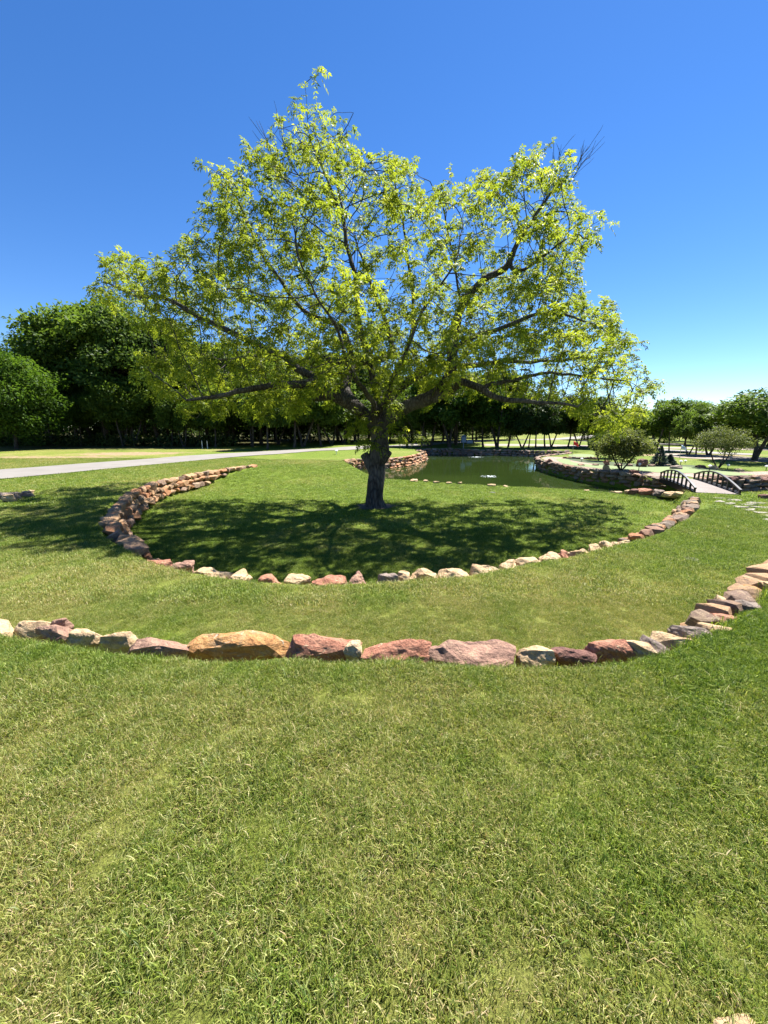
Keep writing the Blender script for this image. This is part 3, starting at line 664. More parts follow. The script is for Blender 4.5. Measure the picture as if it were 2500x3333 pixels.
# ---- hero tree
OUT = np.array([(190,605),(215,572),(250,560),(300,562),(330,552),(365,560),(395,540),(400,510),(428,492),(430,470),(422,440),(455,405),(448,365),(500,350),(538,365),(548,320),(578,335),(605,345),(612,290),(630,222),(655,222),(700,250),(725,285),(748,240),(772,235),(762,275),(735,330),(752,350),(800,322),(838,312),(880,345),(912,385),(965,378),(1000,410),(1035,382),(1070,385),(1105,350),(1150,318),(1200,308),(1215,345),(1232,420),(1288,455),(1286,495),(1268,550),(1232,585),(1252,640),(1305,655),(1345,705),(1385,745),(1352,775),(1402,800),(1424,838),(1388,862),(1390,900),(1350,930),(1280,945),(1235,890),(1150,862),(1060,872),(960,845),(905,880),(885,940),(850,925),(835,880),(760,845),(690,880),(600,905),(520,880),(450,900),(400,870),(335,845),(305,790),(335,745),(300,690),(240,655),(200,640)], float) * 1.507
def hero():
    Y0 = TREE.y; T = lambda px, py, dy: dp(px, py, Y0 + dy)
    nodes = []; par = []; fix = []
    def add(p, pr, r): nodes.append(Vector(p)); par.append(pr); fix.append(r); return len(nodes) - 1
    def limb(start, pts, r0, r1, step=.22):
        """pts list of Vectors; smooth polyline from start node"""
        P = [nodes[start]] + [Vector(p) for p in pts]; LT = sum((b - a).length for a, b in zip(P, P[1:])); cur = start; acc = 0
        Q = [2 * P[0] - P[1]] + P + [2 * P[-1] - P[-2]]; idxs = []
        for i in range(1, len(Q) - 2):
            seg = (Q[i + 1] - Q[i]).length; n = max(1, round(seg / step))
            for k in range(1, n + 1):
                t = k / n; p0, p1, p2, p3 = Q[i - 1:i + 3]
                q = 0.5 * ((2 * p1) + (-p0 + p2) * t + (2 * p0 - 5 * p1 + 4 * p2 - p3) * t * t + (-p0 + 3 * p1 - 3 * p2 + p3) * t ** 3)
                acc += seg / n; f = min(1, acc / LT); j = noise.noise_vector(q * .9) * .13 + noise.noise_vector(q * 2.7) * .04
                cur = add(q + j, cur, r0 + (r1 - r0) * f); idxs.append(cur)
        return idxs
    b = add((TREE.x, TREE.y, -1.05), -1, .37)
    tr = limb(b, [T(1221, 1640, 0), T(1220, 1600, 0), T(1222, 1540, 0), T(1226, 1480, 0), T(1234, 1420, 0), T(1232, 1370, 0)], .30, .285, .12)
    for i, k in enumerate(tr):
        z = nodes[k].z + .92; fix[k] = .268 + .09 * math.exp(-z / .16) + (.05 * math.exp(-((z - 1.75) / .3) ** 2)) + .05 * max(0, z - 2.2)
    fork = tr[-1]; F2 = tr[-3]
    seeds = []
    def fork_limb(s, pts, r0, r1): i = limb(s, pts, r0, r1); seeds.extend(i); return i
    L1 = fork_limb(F2, [T(1190,1348,-.25), T(1151,1325,-.5), T(1112,1300,-.7), T(1060,1278,-1.0), T(1005,1248,-1.2), T(913,1262,-1.6), T(790,1264,-2.0), T(690,1290,-2.3), T(600,1310,-2.6)], .19, .03)
    fork_limb(L1[7], [T(1045,1298,-.6), T(1030,1302,-.5)], .13, .08)
    U1 = fork_limb(L1[10], [T(1021,1228,-1.0), T(940,1180,-1.0), T(853,1135,-.9), T(732,1071,-.8), T(642,1023,-.6), T(539,981,-.4), T(430,951,-.2), T(330,915,0)], .12, .02)
    L2 = fork_limb(L1[4], [T(1124,1270,.2), T(1132,1225,.5), T(1150,1192,.7), T(1100,1172,1.0), T(1030,1162,1.4), T(960,1180,1.8), T(840,1160,2.4), T(720,1175,2.8)], .17, .03)
    L2b = fork_limb(L2[6], [T(1170,1178,.8), T(1240,1164,1.0), T(1275,1142,1.3), T(1262,1076,1.6), T(1240,1010,1.8), T(1200,900,2.0), T(1150,780,2.0)], .13, .02)
    L2c = fork_limb(L2[7], [T(1140,1130,1.0), T(1100,1060,1.2), T(1000,1020,1.4), T(900,900,1.3), T(820,760,1.0), T(760,640,.8), T(720,570,.6)], .11, .015)
    C1 = fork_limb(fork, [T(1228,1290,.3), T(1210,1200,.2), T(1180,1110,-.2), T(1165,1000,-.4), T(1150,880,-.3), T(1120,760,0), T(1090,620,.2), T(1050,540,.2), T(1005,450,.2)], .125, .012)
    fork_limb(C1[len(C1) * 7 // 10], [T(1100,520,.5), T(1120,430,.6), T(1150,365,.6)], .03, .008)
    C2 = fork_limb(fork, [T(1250,1310,.7), T(1285,1240,1.6), T(1330,1120,2.4), T(1340,980,2.8), T(1330,800,2.6), T(1290,640,2.2), T(1265,520,2.0)], .11, .015)
    R1 = fork_limb(F2, [T(1286,1346,-.2), T(1331,1319,-.4), T(1392,1292,-.6), T(1437,1249,-.7), T(1467,1205,-.7), T(1474,1150,-.6), T(1490,1023,-.2), T(1511,963,0), T(1564,910,.2), T(1650,877,.3), T(1683,784,.4), T(1763,671,.5), T(1829,592,.6)], .20, .03)
    R1b = fork_limb(R1[-12], [T(1690,880,-.3), T(1763,824,-.6), T(1816,790,-.8), T(1880,760,-.9)], .07, .015)
    n = len(R1); R1c = fork_limb(R1[-9], [T(1750,735,1.0), T(1800,690,1.3), T(1870,690,1.5)], .05, .012)
    R2 = fork_limb(R1[7], [T(1470,1270,-.9), T(1500,1248,-1.2), T(1551,1262,-1.6), T(1617,1288,-2.0), T(1664,1301,-2.2), T(1760,1310,-2.6), T(1880,1330,-3.0)], .13, .025)
    fork_limb(R2[8], [T(1597,1250,-1.4), T(1683,1235,-1.3), T(1780,1220,-1.2), T(1900,1230,-1.0), T(2040,1240,-.8)], .06, .015)
    R3 = fork_limb(fork, [T(1271,1300,.5), T(1331,1240,.9), T(1392,1207,1.2), T(1430,1184,1.4), T(1500,1195,1.8), T(1604,1175,2.2), T(1723,1182,2.6), T(1860,1170,3.0), T(1990,1150,3.0)], .15, .02)
    R4 = fork_limb(R1[13], [T(1560,1090,-1.0), T(1640,1060,-1.4), T(1740,1020,-1.6), T(1840,1030,-1.6), T(1950,1060,-1.4)], .08, .015)
    fork_limb(R3[9], [T(1480,1120,1.8), T(1500,1000,2.2), T(1480,850,2.2), T(1440,700,2.0), T(1400,600,1.8)], .07, .012)
    # limbs leading away from and towards the viewer
    fork_limb(F2, [T(1215,1330,-.8), T(1190,1270,-1.6), T(1140,1180,-2.4), T(1080,1050,-3.0), T(1010,930,-3.2)], .10, .015)
    fork_limb(fork, [T(1260,1300,-.8), T(1290,1200,-1.8), T(1350,1080,-2.6), T(1420,960,-3.0), T(1480,860,-3.0)], .09, .015)
    fork_limb(fork, [T(1240,1310,1.4), T(1235,1230,2.8), T(1200,1130,4.0), T(1120,1050,4.8)], .14, .02)
    fork_limb(fork, [T(1260,1320,1.3), T(1320,1250,2.6), T(1420,1150,3.8), T(1560,1060,4.5)], .12, .02)
    fork_limb(F2, [T(1170,1335,.4), T(1080,1290,1.6), T(960,1250,2.8), T(820,1230,3.6)], .13, .02)
    # bare dead tips at upper right and upper left
    bare = []
    rb = random.Random(3)
    def dead(s, pts, r0):
        i = limb(s, pts, r0, .006, .15); bare.extend(i)
        for k in i[2:]:
            for _ in range(rb.choice((1, 1, 2))):
                d = (nodes[k] - nodes[par[k]]).normalized(); q = nodes[k]; c = k
                dv = (d + Vector((rb.uniform(-.8, .8), rb.uniform(-.6, .6), rb.uniform(-.3, .7)))).normalized()
                for _ in range(rb.randint(2, 4)):
                    q = q + dv * .15 + Vector((rb.uniform(-.03, .03), rb.uniform(-.03, .03), .015)); c = add(q, c, .006); bare.append(c)
    dead(R1[-1], [T(1870,540,.6), T(1916,480,.7)], .022); dead(R1[-3], [T(1850,600,.3), T(1890,530,.2), T(1930,500,.2)], .018)
    dead(R1b[-1], [T(1900,800,-1.0), T(1870,850,-1.0)], .012); dead(R1[-5], [T(1810,560,.9), T(1840,480,.9)], .014)
    dead(C1[-7], [T(960,560,.2), T(905,440,.2)], .012); dead(C1[-9], [T(940,600,-.3), T(870,450,-.3)], .012)
    nfix = len(nodes)
    # attraction clusters inside the crown volume
    cents = []; tries = 0
    while len(cents) < 630 and tries < 60000:
        tries += 1; px, py = rng.uniform(OUT[:, 0].min(), OUT[:, 0].max()), rng.uniform(OUT[:, 1].min(), OUT[:, 1].max())
        if not inside(OUT, np.array([px]), np.array([py]))[0]: continue
        d = polydist(OUT, np.array([px]), np.array([py]))[0] * 12.5 / FPX
        if d < .16: continue
        Rr = 5.2; h = math.sqrt(max(0, 2 * Rr * min(d, Rr) - min(d, Rr) ** 2)) * (1.0 if py > 900 else .8)
        dy = rng.uniform(-h, h); q = T(px, py, dy)
        if q.z < .9 and math.hypot(q.x - TREE.x, q.y - TREE.y) < 2.2: continue
        core = math.hypot(q.x - TREE.x, q.y - TREE.y)
        if core < 2.0 and q.z < 2.6 and rng.random() < .75: continue
        if dy < -5.5: continue
        if py < 950 and rng.random() < .38: continue
        if py > 1130 and dy < 2 and rng.random() < .3: continue
        md = .50 if d < 1.0 else (.62 if d < 2.2 else .80)
        if any((q - k).length < md for k in cents): continue
        cents.append(q)
    cents += [T(1192, 1445, -.35), T(1205, 1430, -.4), T(1290, 1405, -.35), T(1318, 1412, -.3), T(1300, 1385, -.5), T(1255, 1325, -.7), T(1180, 1375, -.6)]
    att = []
    for cq in cents:
        for _ in range(11): att.append(cq + Vector(rng.normal(0, .21, 3) * np.array([1, 1, .8])))
    alive = np.ones(len(att), bool)
    grow_ok = set(range(nfix)) - set(bare) - set(tr[:-4]) - {b}
    D = .20; nk = {}; dead_n = set()
    for it in range(70):
        kd = KDTree(len(nodes)); 
        for i in range(len(nodes)):
            if (i >= nfix or i in grow_ok) and i not in dead_n: kd.insert(nodes[i], i)
        kd.balance(); pull = {}
        for ai in np.nonzero(alive)[0]:
            p, ni, dist = kd.find(att[ai])
            if dist < .24: alive[ai] = False; continue
            if dist < 4.5:
                v = (att[ai] - p) / dist
                pull[ni] = pull.get(ni, Vector()) + v
        if not pull: break
        new = 0
        for ni, v in pull.items():
            if v.length < .05 or nk.get(ni, 0) >= 3: dead_n.add(ni); continue
            pr = par[ni]; mom = (nodes[ni] - nodes[pr]).normalized() if pr >= 0 else Vector((0, 0, 1))
            d = (v.normalized() + mom * .35 + Vector(rng.normal(0, .10, 3)) + Vector((0, 0, .05))).normalized()
            q = nodes[ni] + d * D; add(q, ni, 0.0); new += 1; nk[ni] = nk.get(ni, 0) + 1
        if len(nodes) > 30000: break
    print('hero nodes', len(nodes), 'left', int(alive.sum()), 'clusters', len(cents))
    kids = [0] * len(nodes); rad = [0.0] * len(nodes); acc = [0.0] * len(nodes); dist_tip = [0] * len(nodes)
    for i in range(len(nodes) - 1, -1, -1):
        r = .0062 if acc[i] == 0 else acc[i] ** (1 / 2.35)
        if fix[i] > 0: r = fix[i] if (i in trset(tr) or i == b) else max(fix[i], min(r, fix[i] * 1.25))
        rad[i] = r
        if par[i] >= 0: acc[par[i]] += r ** 2.35; kids[par[i]] += 1; dist_tip[par[i]] = max(dist_tip[par[i]], dist_tip[i] + 1)
    root = tag(empty('pecan_tree', (TREE.x, TREE.y, -.92)), 'broad spreading tree with fresh yellow-green leaves standing in the sunken lawn', 'tree')
    inv = Matrix.Translation(-Vector(root.location))
    # trunk: thick wood with bark relief; limbs: everything thinner
    def wob(p, an, r):
        if r < .05: return 1
        n1 = noise.noise(Vector((math.cos(an) * 2.2 + p.x, math.sin(an) * 2.2 + p.y, p.z * .5)))
        n2 = noise.noise(Vector((math.cos(an) * 7, math.sin(an) * 7, p.z * 1.4 + p.x)))
        fl = 0
        if p.z < -.5: fl = .14 * max(0, math.sin(an * 5 + 1)) * max(0, (-.45 - p.z) / .5)
        return 1 + .10 * n1 + .085 * n2 + fl
    trs = set(tr) | {b}
    ids = sorted(trs); mp = {k: i for i, k in enumerate(ids)}
    # finer trunk rings
    pts = [nodes[k] for k in ids]; rr = [rad[k] for k in ids]; fp = []; frr = []
    for i in range(len(pts) - 1):
        for k in range(4): t = k / 4; fp.append(pts[i].lerp(pts[i + 1], t)); frr.append(rr[i] + (rr[i + 1] - rr[i]) * t)
    fp.append(pts[-1]); frr.append(rr[-1]); fp.append(pts[-1] + Vector((0, 0, .18))); frr.append(rr[-1] * .6)
    V, Q = tubes(fp, [-1] + list(range(len(fp) - 1)), frr, lambda r: 36, wob=wob)
    t_o = link('trunk', npmesh('trunk', V, Q, True), M['bark'], root); t_o.matrix_parent_inverse = inv
    # sawn branch stubs on the trunk
    for (p, q2, r) in [((1208,1518), (1187,1482), .145), ((1246,1502), (1266,1474), .10)]:
        a = T(*p, -.05); e = T(*q2, -.12); m_ = a.lerp(e, .55) + Vector((0, 0, -.03))
        tipp = e + (e - a).normalized() * .05
        V, Q = tubes([a - (e - a) * .4, a, m_, e, tipp, tipp + (e - a).normalized() * .02], [-1, 0, 1, 2, 3, 4], [r * 1.4, r * 1.15, r * .92, r * .98, r * .8, r * .2], lambda r: 14, wob=wob)
        s_o = link('branch_stub', npmesh('branch_stub', V, Q, True), M['bark'], root); s_o.matrix_parent_inverse = inv
    keep = [i for i in range(len(nodes)) if i not in trs or i in (fork, F2)]
    big = {}; 
    par2 = [(-1 if i in (fork, F2) else par[i]) for i in range(len(nodes))]
    mp = {k: i for i, k in enumerate(keep)}
    nn = [nodes[k] for k in keep]; pp = [(mp[par2[k]] if par2[k] in mp else -1) for k in keep]; rr = [rad[k] if k not in (fork, F2) else .2 for k in keep]
    V, Q = tubes(nn, pp, rr, lambda r: 12 if r > .09 else (8 if r > .04 else (6 if r > .018 else 4)), wob=lambda p, an, r: (1 + .16 * noise.noise(Vector((math.cos(an) * 2, math.sin(an) * 2, 0)) + p * 3.0)) if r > .03 else 1)
    l_o = link('limbs', npmesh('limbs', V, Q, True), M['bark'], root); l_o.matrix_parent_inverse = inv
    # compound leaves on the outer twigs
    bs = set(bare)
    tw = [i for i in range(nfix, len(nodes)) if i not in bs and (dist_tip[i] <= 1 or (dist_tip[i] <= 4 and rad[i] < .02 and rng.random() < .20))]
    P = np.array([nodes[i] for i in tw]); Dd = np.array([(nodes[i] - nodes[par[i]]).normalized() for i in tw])
    tipf = np.array([dist_tip[i] <= 1 for i in tw]); zr = np.array([nodes[i].z for i in tw])
    rep = np.where(tipf, rng.integers(6, 10, len(tw)), rng.integers(1, 4, len(tw)))
    # top of the crown is thinner
    px_y = P[:, 2]; rep = np.maximum(1, np.where(px_y > 7.0, (rep * .75).astype(int), rep))
    Pi = np.repeat(P, rep, 0); Di = np.repeat(Dd, rep, 0); n = len(Pi); ctint = np.repeat(rng.normal(0, .13, len(tw)), rep)
    a = Di * .55 + rdir(n) * .85 + np.array([0, 0, .22]); a /= np.linalg.norm(a, axis=1, keepdims=True)
    ln = rng.uniform(.15, .30, n); up = np.array([0, 0, 1.0]) + rdir(n) * .5
    Lf = []; Ld = []; Ln = []; Ls = []; Lt = []
    for k, (t, side) in enumerate([(.3, 1), (.3, -1), (.52, 1), (.52, -1), (.74, 1), (.74, -1), (.95, 1), (.95, -1), (1., 0)]):
        droop = np.zeros((n, 3)); droop[:, 2] = -.38 * t * t * ln
        pt = Pi + a * (ln * t)[:, None] + droop
        tang = a + np.array([0, 0, -.8 * t]); tang /= np.linalg.norm(tang, axis=1, keepdims=True)
        sd = np.cross(tang, up); sd /= np.linalg.norm(sd, axis=1, keepdims=True) + 1e-9
        d = tang * (.55 if side else 1) + sd * side * .9 + rng.normal(0, .18, (n, 3)) + np.array([0, 0, -.22])
        Lf.append(pt); Ld.append(d); Ln.append(np.cross(sd, tang) + rng.normal(0, .25, (n, 3))); Ls.append(rng.uniform(.055, .120, n)); Lt.append(ctint)
    v, f = leaf_quads(np.concatenate(Lf), np.concatenate(Ld), np.concatenate(Ln), np.concatenate(Ls), np.concatenate(Ls) * .38)
    me = npmesh('crown', v, f); tint = np.clip(.5 + np.concatenate(Lt) + rng.normal(0, .14, len(f)), 0, 1); attr(me, 'tint', np.repeat(tint, 4))
    print('hero leaflets', len(f))
    c_o = link('crown', me, M['pecan_leaf'], root); c_o.matrix_parent_inverse = inv
def trset(tr, _c={}):
    k = id(tr)
    if k not in _c: _c[k] = set(tr)
    return _c[k]
hero()

# ---- background trees
def tree_proto(seed, h, rx, rz, tb, nclump, nleaf, ls, stems=1, lean=.12, tr=.16, limbs=7, sparse=.0):
    """meshes (trunk, crown) for a tree of height h with crown radius rx, base of crown at tb"""
    r = random.Random(seed); g = np.random.default_rng(seed)
    cz = tb + (h - tb) * .5; hz = (h - tb) * .5
    C = []; t = 0
    while len(C) < nclump and t < 4000:
        t += 1; u = rdir(1, g)[0]; rad_ = g.uniform(.35, .96) ** .55 * (.92 + .42 * noise.noise(Vector(u) * 1.6 + Vector((seed, 0, 0))))
        c = np.array([u[0] * rx * rad_, u[1] * rx * rad_, cz + u[2] * hz * rad_])
        c[0] *= 1 - .25 * max(0, (c[2] - cz) / hz); c[1] *= 1 - .25 * max(0, (c[2] - cz) / hz)
        if any(np.linalg.norm((c - k) / (1, 1, .8)) < rx * .26 for k in C): continue
        C.append(c)
    nodes = []; par = []; fix = []
    def add(p, q, rr): nodes.append(Vector(p)); par.append(q); fix.append(rr); return len(nodes) - 1
    tops = []
    for s in range(stems):
        an = math.tau * s / stems + r.uniform(0, 1); off = Vector((math.cos(an), math.sin(an), 0)) * (.35 * tr * 2 if stems > 1 else 0)
        cur = add(off + Vector((0, 0, -.25)), -1, tr * 1.5); d = Vector((math.cos(an) * lean * (2.2 if stems > 1 else 1), math.sin(an) * lean * (2.2 if stems > 1 else 1), 1)).normalized(); p = off.copy(); n = 9
        for k in range(n):
            cur = add(p, cur, tr * (1.15 if k == 0 else 1 - .55 * k / n)); p = p + d * (cz * .92 / n); d = (d + Vector((r.uniform(-.1, .1), r.uniform(-.1, .1), .05))).normalized()
            if k >= 3: tops.append(cur)
    for c in C:
        c = Vector(c); s = min(tops, key=lambda i: (nodes[i] - c).length + max(0, nodes[i].z - c.z + .3) * 3)
        cur = s; a = nodes[s]; L = (c - a).length; n = max(2, int(L / .6)); r0 = min(fix[s] * .6, .035 + .02 * L)
        for k in range(1, n + 1):
            t = k / n; q = a.lerp(c, t) + Vector((r.uniform(-.1, .1), r.uniform(-.1, .1), r.uniform(-.05, .1) + .25 * L * .2 * math.sin(t * math.pi))); cur = add(q, cur, r0 * (1 - .75 * t) + .006)
    V, Q = tubes(nodes, par, fix, lambda rr: 8 if rr > .06 else 4, wob=lambda p, a, rr: 1 + .14 * noise.noise(p * 2 + Vector((math.cos(a), math.sin(a), 0))))
    tme = npmesh('trunk', V, Q, True); tme.materials.append(M['bark2'])
    C = np.array(C); k = g.integers(0, len(C), nleaf); cr = g.uniform(.22, .38, len(C)) * rx
    u = rdir(nleaf, g); rr = g.uniform(.15, 1, nleaf) ** .5
    lump = 1 + .35 * np.sin(u[:, 0] * 5 + k) * np.sin(u[:, 2] * 6 + k * 2)
    P = C[k] + u * (cr[k] * rr * lump)[:, None] * np.array([1, 1, .72])
    D = u * .6 + rdir(nleaf, g) * .8 + np.array([0, 0, -.25]); N = u * .6 + rdir(nleaf, g) * .5 + np.array([0.25, 0.3, .7])
    sz = g.uniform(.7, 1.3, nleaf) * ls
    v, f = leaf_quads(P, D, N, sz, sz * .55); cme = npmesh('crown', v, f)
    attr(cme, 'tint', np.repeat(np.clip(g.normal(.5, .2, nleaf) + g.normal(0, .1, len(C))[k], 0, 1), 4)); return tme, cme
PROT = {
 'edge': [tree_proto(250 + i, 12, 5.6, 5, .6, 46, 20000, .30, 1, .1, .2) for i in range(3)],
 'wood': [tree_proto(200 + i, 14, 4.6, 5, 3.2, 40, 18000, .33, 1, .1, .22) for i in range(4)],
 'mid': [tree_proto(300 + i, 7.5, 3.0, 3, 2.0, 28, 12000, .25, 1 + i % 2, .16, .12) for i in range(4)],
 'small': [tree_proto(400 + i, 5.2, 2.2, 2, 1.5, 26, 11000, .18, 1 + (i + 1) % 2, .18, .10) for i in range(3)],
 'bush': [tree_proto(470, 2.15, 1.22, 1, .62, 44, 13000, .085, 7, .34, .035), tree_proto(471, 3.0, 1.6, 1, 1.1, 36, 7000, .10, 3, .28, .05)],
}
rw = random.Random(9)
_mc = {}
def with_mat(me, m):
    if not me.materials: me.materials.append(m); _mc[(me.name, m.name)] = me; return me
    if me.materials[0] == m: return me
    k = (me.name, m.name)
    if k not in _mc: c = me.copy(); c.materials.clear(); c.materials.append(m); _mc[k] = c
    return _mc[k]
def plant(px, Y, top, kind, var, leaf, label, group=None, name='woodland_tree', cat='tree', wide=1.0, px_by=None, trunk=M['bark2']):
    if group: top += rw.uniform(-28, 22); wide *= rw.uniform(.85, 1.25)
    base = dp(px, 1440, Y); x = base.x; g = gz(x, Y); h = dp(px, top, Y).z - g
    tme, cme = PROT[kind][var % len(PROT[kind])]
    H0 = {'wood': 14, 'edge': 12, 'mid': 7.5, 'small': 5.2, 'bush': [2.15, 3.0][var % 2]}[kind]; s = h / H0
    root = tag(empty(name, (x, Y, g), random.uniform(0, 6.28)), label, cat, group); root.scale = (s * wide, s * wide, s)
    t = link('trunk', tme, None, root); c = link('crown', with_mat(cme, leaf), None, root); return root
WL2 = 'shadowy tree deep inside the woods behind the front row'
WL = 'dark green tree in the front row of the woods beyond the pale road'
G1 = 'trees of the woods beyond the road'
plant(50, 37, 1128, 'edge', 0, M['bright_leaf'], 'bright green leafy tree standing forward of the dark woods by the mown patch', wide=1.05)
plant(-70, 44, 1045, 'edge', 1, M['bright_leaf'], 'tall light green tree beside the bright forward tree, cut by the picture edge', wide=1.0)
plant(345, 47, 965, 'wood', 2, M['wood_leaf'], 'tallest dark tree at the edge of the woods beyond the road', wide=1.2)
for px, Y, top in [(175,45,1120),(250,47,1075),(437,46,1000),(520,47,1045),(600,48,1085),(680,50,1115),(760,51,1135),(850,50,1150),(300,52,1010),(400,54,1000),(-220,44,1090),(120,52,1110),(480,55,1040)]:
    plant(px, Y, top, 'wood', rw.randint(0, 3), M['wood_leaf'], WL, G1, wide=rw.uniform(1.0, 1.2))
for k in range(24):
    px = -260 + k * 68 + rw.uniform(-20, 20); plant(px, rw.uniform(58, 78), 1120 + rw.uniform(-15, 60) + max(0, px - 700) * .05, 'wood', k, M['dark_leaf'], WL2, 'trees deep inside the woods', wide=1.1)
G2 = 'slender trees beside the road'
for px, Y, top in [(262,44,1230),(350,43.5,1260),(400,43,1240),(437,43.5,1250),(560,43,1260),(598,42.5,1240),(640,44,1255),(700,42,1250),(742,45,1260)]:
    plant(px, Y, top, 'mid', rw.randint(0, 3), M['wood_leaf'], 'slim understorey tree with a pale trunk in front of the dark woods', 'understorey trees at the woods edge', wide=.85)
for px, Y, top in [(870,38,1215),(958,42,1200),(985,44,1220),(1045,46,1190),(1080,51,1205),(1120,53,1200),(1165,57,1200),(905,50,1190),(820,44,1230),(1010,55,1190)]:
    plant(px, Y, top, 'mid', rw.randint(0, 3), M['wood_leaf'], 'slender dark-trunked tree beside the bend of the pale road', G2)
G3 = 'trees behind the far pond shore'
plant(1325, 46.5, 1255, 'mid', 1, M['wood_leaf'], 'single small tree between the road and the far left corner of the pond', wide=.8)
for px, Y, top in [(1372,47,1235),(1397,49,1225),(1464,47,1215),(1485,51,1215),(1573,48,1220),(1620,46,1205),(1655,47,1220),(1540,56,1210),(1440,58,1215)]:
    plant(px, Y, top, 'mid', rw.randint(0, 3), M['bright_leaf'], 'mid-green tree on the grass behind the far stone wall of the pond', G3)
for px, Y, top in [(1700,45,1285),(1722,46,1275),(1745,44,1290),(1775,45,1280),(1795,48,1285),(1850,47,1290),(1885,48,1300),(1920,44,1310),(1950,47,1300)]:
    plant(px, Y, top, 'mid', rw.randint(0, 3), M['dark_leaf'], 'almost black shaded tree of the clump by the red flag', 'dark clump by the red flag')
for px, Y, top, k, v, lf, lab, w in [(2140,37,1288,'small',0,M['wood_leaf'],'twin-trunked round tree on the lawn before the curving footpath',1.2),(2182,36,1305,'small',1,M['wood_leaf'],'narrow tree leaning beside the twin-trunked round tree',.7),
        (2246,30.5,1325,'small',2,M['wood_leaf'],'straight-trunked tree at the edge of the bare patio',.75),(2272,31.5,1322,'small',1,M['wood_leaf'],'second straight-trunked tree at the edge of the bare patio',.75),
        (2312,31,1315,'small',0,M['wood_leaf'],'wide low-branched tree between the patio trees and the big tree by the picture edge',1.1),
        (2465,25.5,1250,'small',2,M['wood_leaf'],'big thick-trunked tree with wind-tossed top beyond the channel',1.5),(2560,27,1265,'small',0,M['dark_leaf'],'large dark tree behind the thick-trunked one',1.5)]:
    plant(px, Y, top, k, v, lf, lab, wide=w, name='garden_tree')
plant(2033, 19.4, 1392, 'bush', 0, M['olive_leaf'], 'olive-green multi-stemmed bush on the stone-walled island', name='garden_bush', cat='bush', wide=1.02)
plant(2352, 20.6, 1388, 'bush', 1, M['olive_leaf'], 'small three-stemmed grey-green tree behind the putting green', name='garden_tree', wide=1.05)
plant(1955, 25.5, 1405, 'bush', 0, M['dark_leaf'], 'dark shrub behind the olive bush beside the putting green', name='garden_bush', cat='bush', wide=.6)
plant(1990, 28, 1340, 'small', 1, M['olive_leaf'], 'grey-green feathery tree rising behind the olive bush', name='garden_tree', wide=.7)
for px, Y, top in [(2210,60,1335),(2290,55,1330),(2360,50,1335),(2420,46,1340),(2100,70,1345),(2020,75,1335),(2250,75,1340),(2330,70,1345),(2440,62,1340),(2520,40,1310),(1640,85,1330),(1720,95,1340),(1800,90,1335),(1880,85,1340),(1950,95,1340),(1560,80,1300),(1480,78,1290),(1380,76,1280),(1300,74,1270)]:
    plant(px, Y, top, 'mid', rw.randint(0, 3), M['wood_leaf'], 'distant tree on the open grass beyond the pond and footpath', 'distant trees beyond the pond', wide=1.15)
for px, Y, top in [(1270,64,1255),(1340,62,1262),(1410,66,1250),(1480,63,1258),(1550,67,1250),(1610,64,1262),(1660,69,1270),(1900,66,1300),(1960,70,1305),(2030,64,1315),(1130,66,1215),(1200,68,1225),(1040,64,1205),(950,66,1195)]:
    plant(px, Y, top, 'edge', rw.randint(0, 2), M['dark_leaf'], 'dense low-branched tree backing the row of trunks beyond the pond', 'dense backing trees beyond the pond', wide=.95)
for px, Y, top in [(2085,52,1318),(2160,56,1325),(2230,50,1322),(2300,54,1318),(2365,47,1325),(2430,50,1312),(2500,44,1300),(2590,46,1300)]:
    plant(px, Y, top, 'edge', rw.randint(0, 2), M['wood_leaf'], 'dense round tree behind the curving footpath and bare patio', 'dense trees behind the footpath', wide=1.0)
# far-off treeline and undergrowth: nobody could count these
def mass(name, label, cat, pts, n, size, ls, leaf, zs=.7):
    pts = np.array(pts); k = rng.integers(0, len(pts), n); u = rdir(n)
    P = pts[k] + u * (rng.uniform(.2, 1, n) ** .6 * size)[:, None] * np.array([1, 1, zs])
    P[:, 2] = np.maximum(P[:, 2], ground(P[:, 0], P[:, 1]) + .02)
    s = rng.uniform(.7, 1.3, n) * ls; v, f = leaf_quads(P, u + rdir(n) * .7, rdir(n) + np.array([0, 0, .6]), s, s * .55)
    me = npmesh(name, v, f); attr(me, 'tint', np.repeat(np.clip(rng.normal(.5, .22, n), 0, 1), 4)); return tag(link(name, me, leaf), label, cat, kind='stuff')
pts = []
for k in range(420):
    x = rng.uniform(-120, 190); y = 150 + rng.uniform(0, 30) + abs(x) * .1; z0 = gz(x, y); top = rng.uniform(5, 9)
    for zz in np.arange(1.5, top, 2.2): pts.append((x + rng.normal(0, 1.5), y + rng.normal(0, 1.5), z0 + zz))
mass('distant_wood', 'far-off line of woods closing the horizon', 'woods', pts, 30000, 2.8, 1.3, M['wood_leaf'])
pts = []
for k in range(260):
    px = rng.uniform(-150, 760); y = rng.uniform(42.5, 50); q = dp(px, 1440, y); pts.append((q.x, y, gz(q.x, y) + rng.uniform(.1, .9)))
mass('undergrowth', 'tangled weeds and saplings at the foot of the dark woods', 'undergrowth', pts, 16000, .8, .22, M['weed_leaf'])
pts = []
for k in range(420):
    px = rng.uniform(-300, 1000); y = rng.uniform(62, 82); q = dp(px, 1440, y); pts.append((q.x, y, gz(q.x, y) + rng.uniform(.3, 3.2)))
mass('thicket', 'dense dark thicket deep inside the woods', 'thicket', pts, 20000, 1.7, .55, M['dark_leaf'])
pts = []
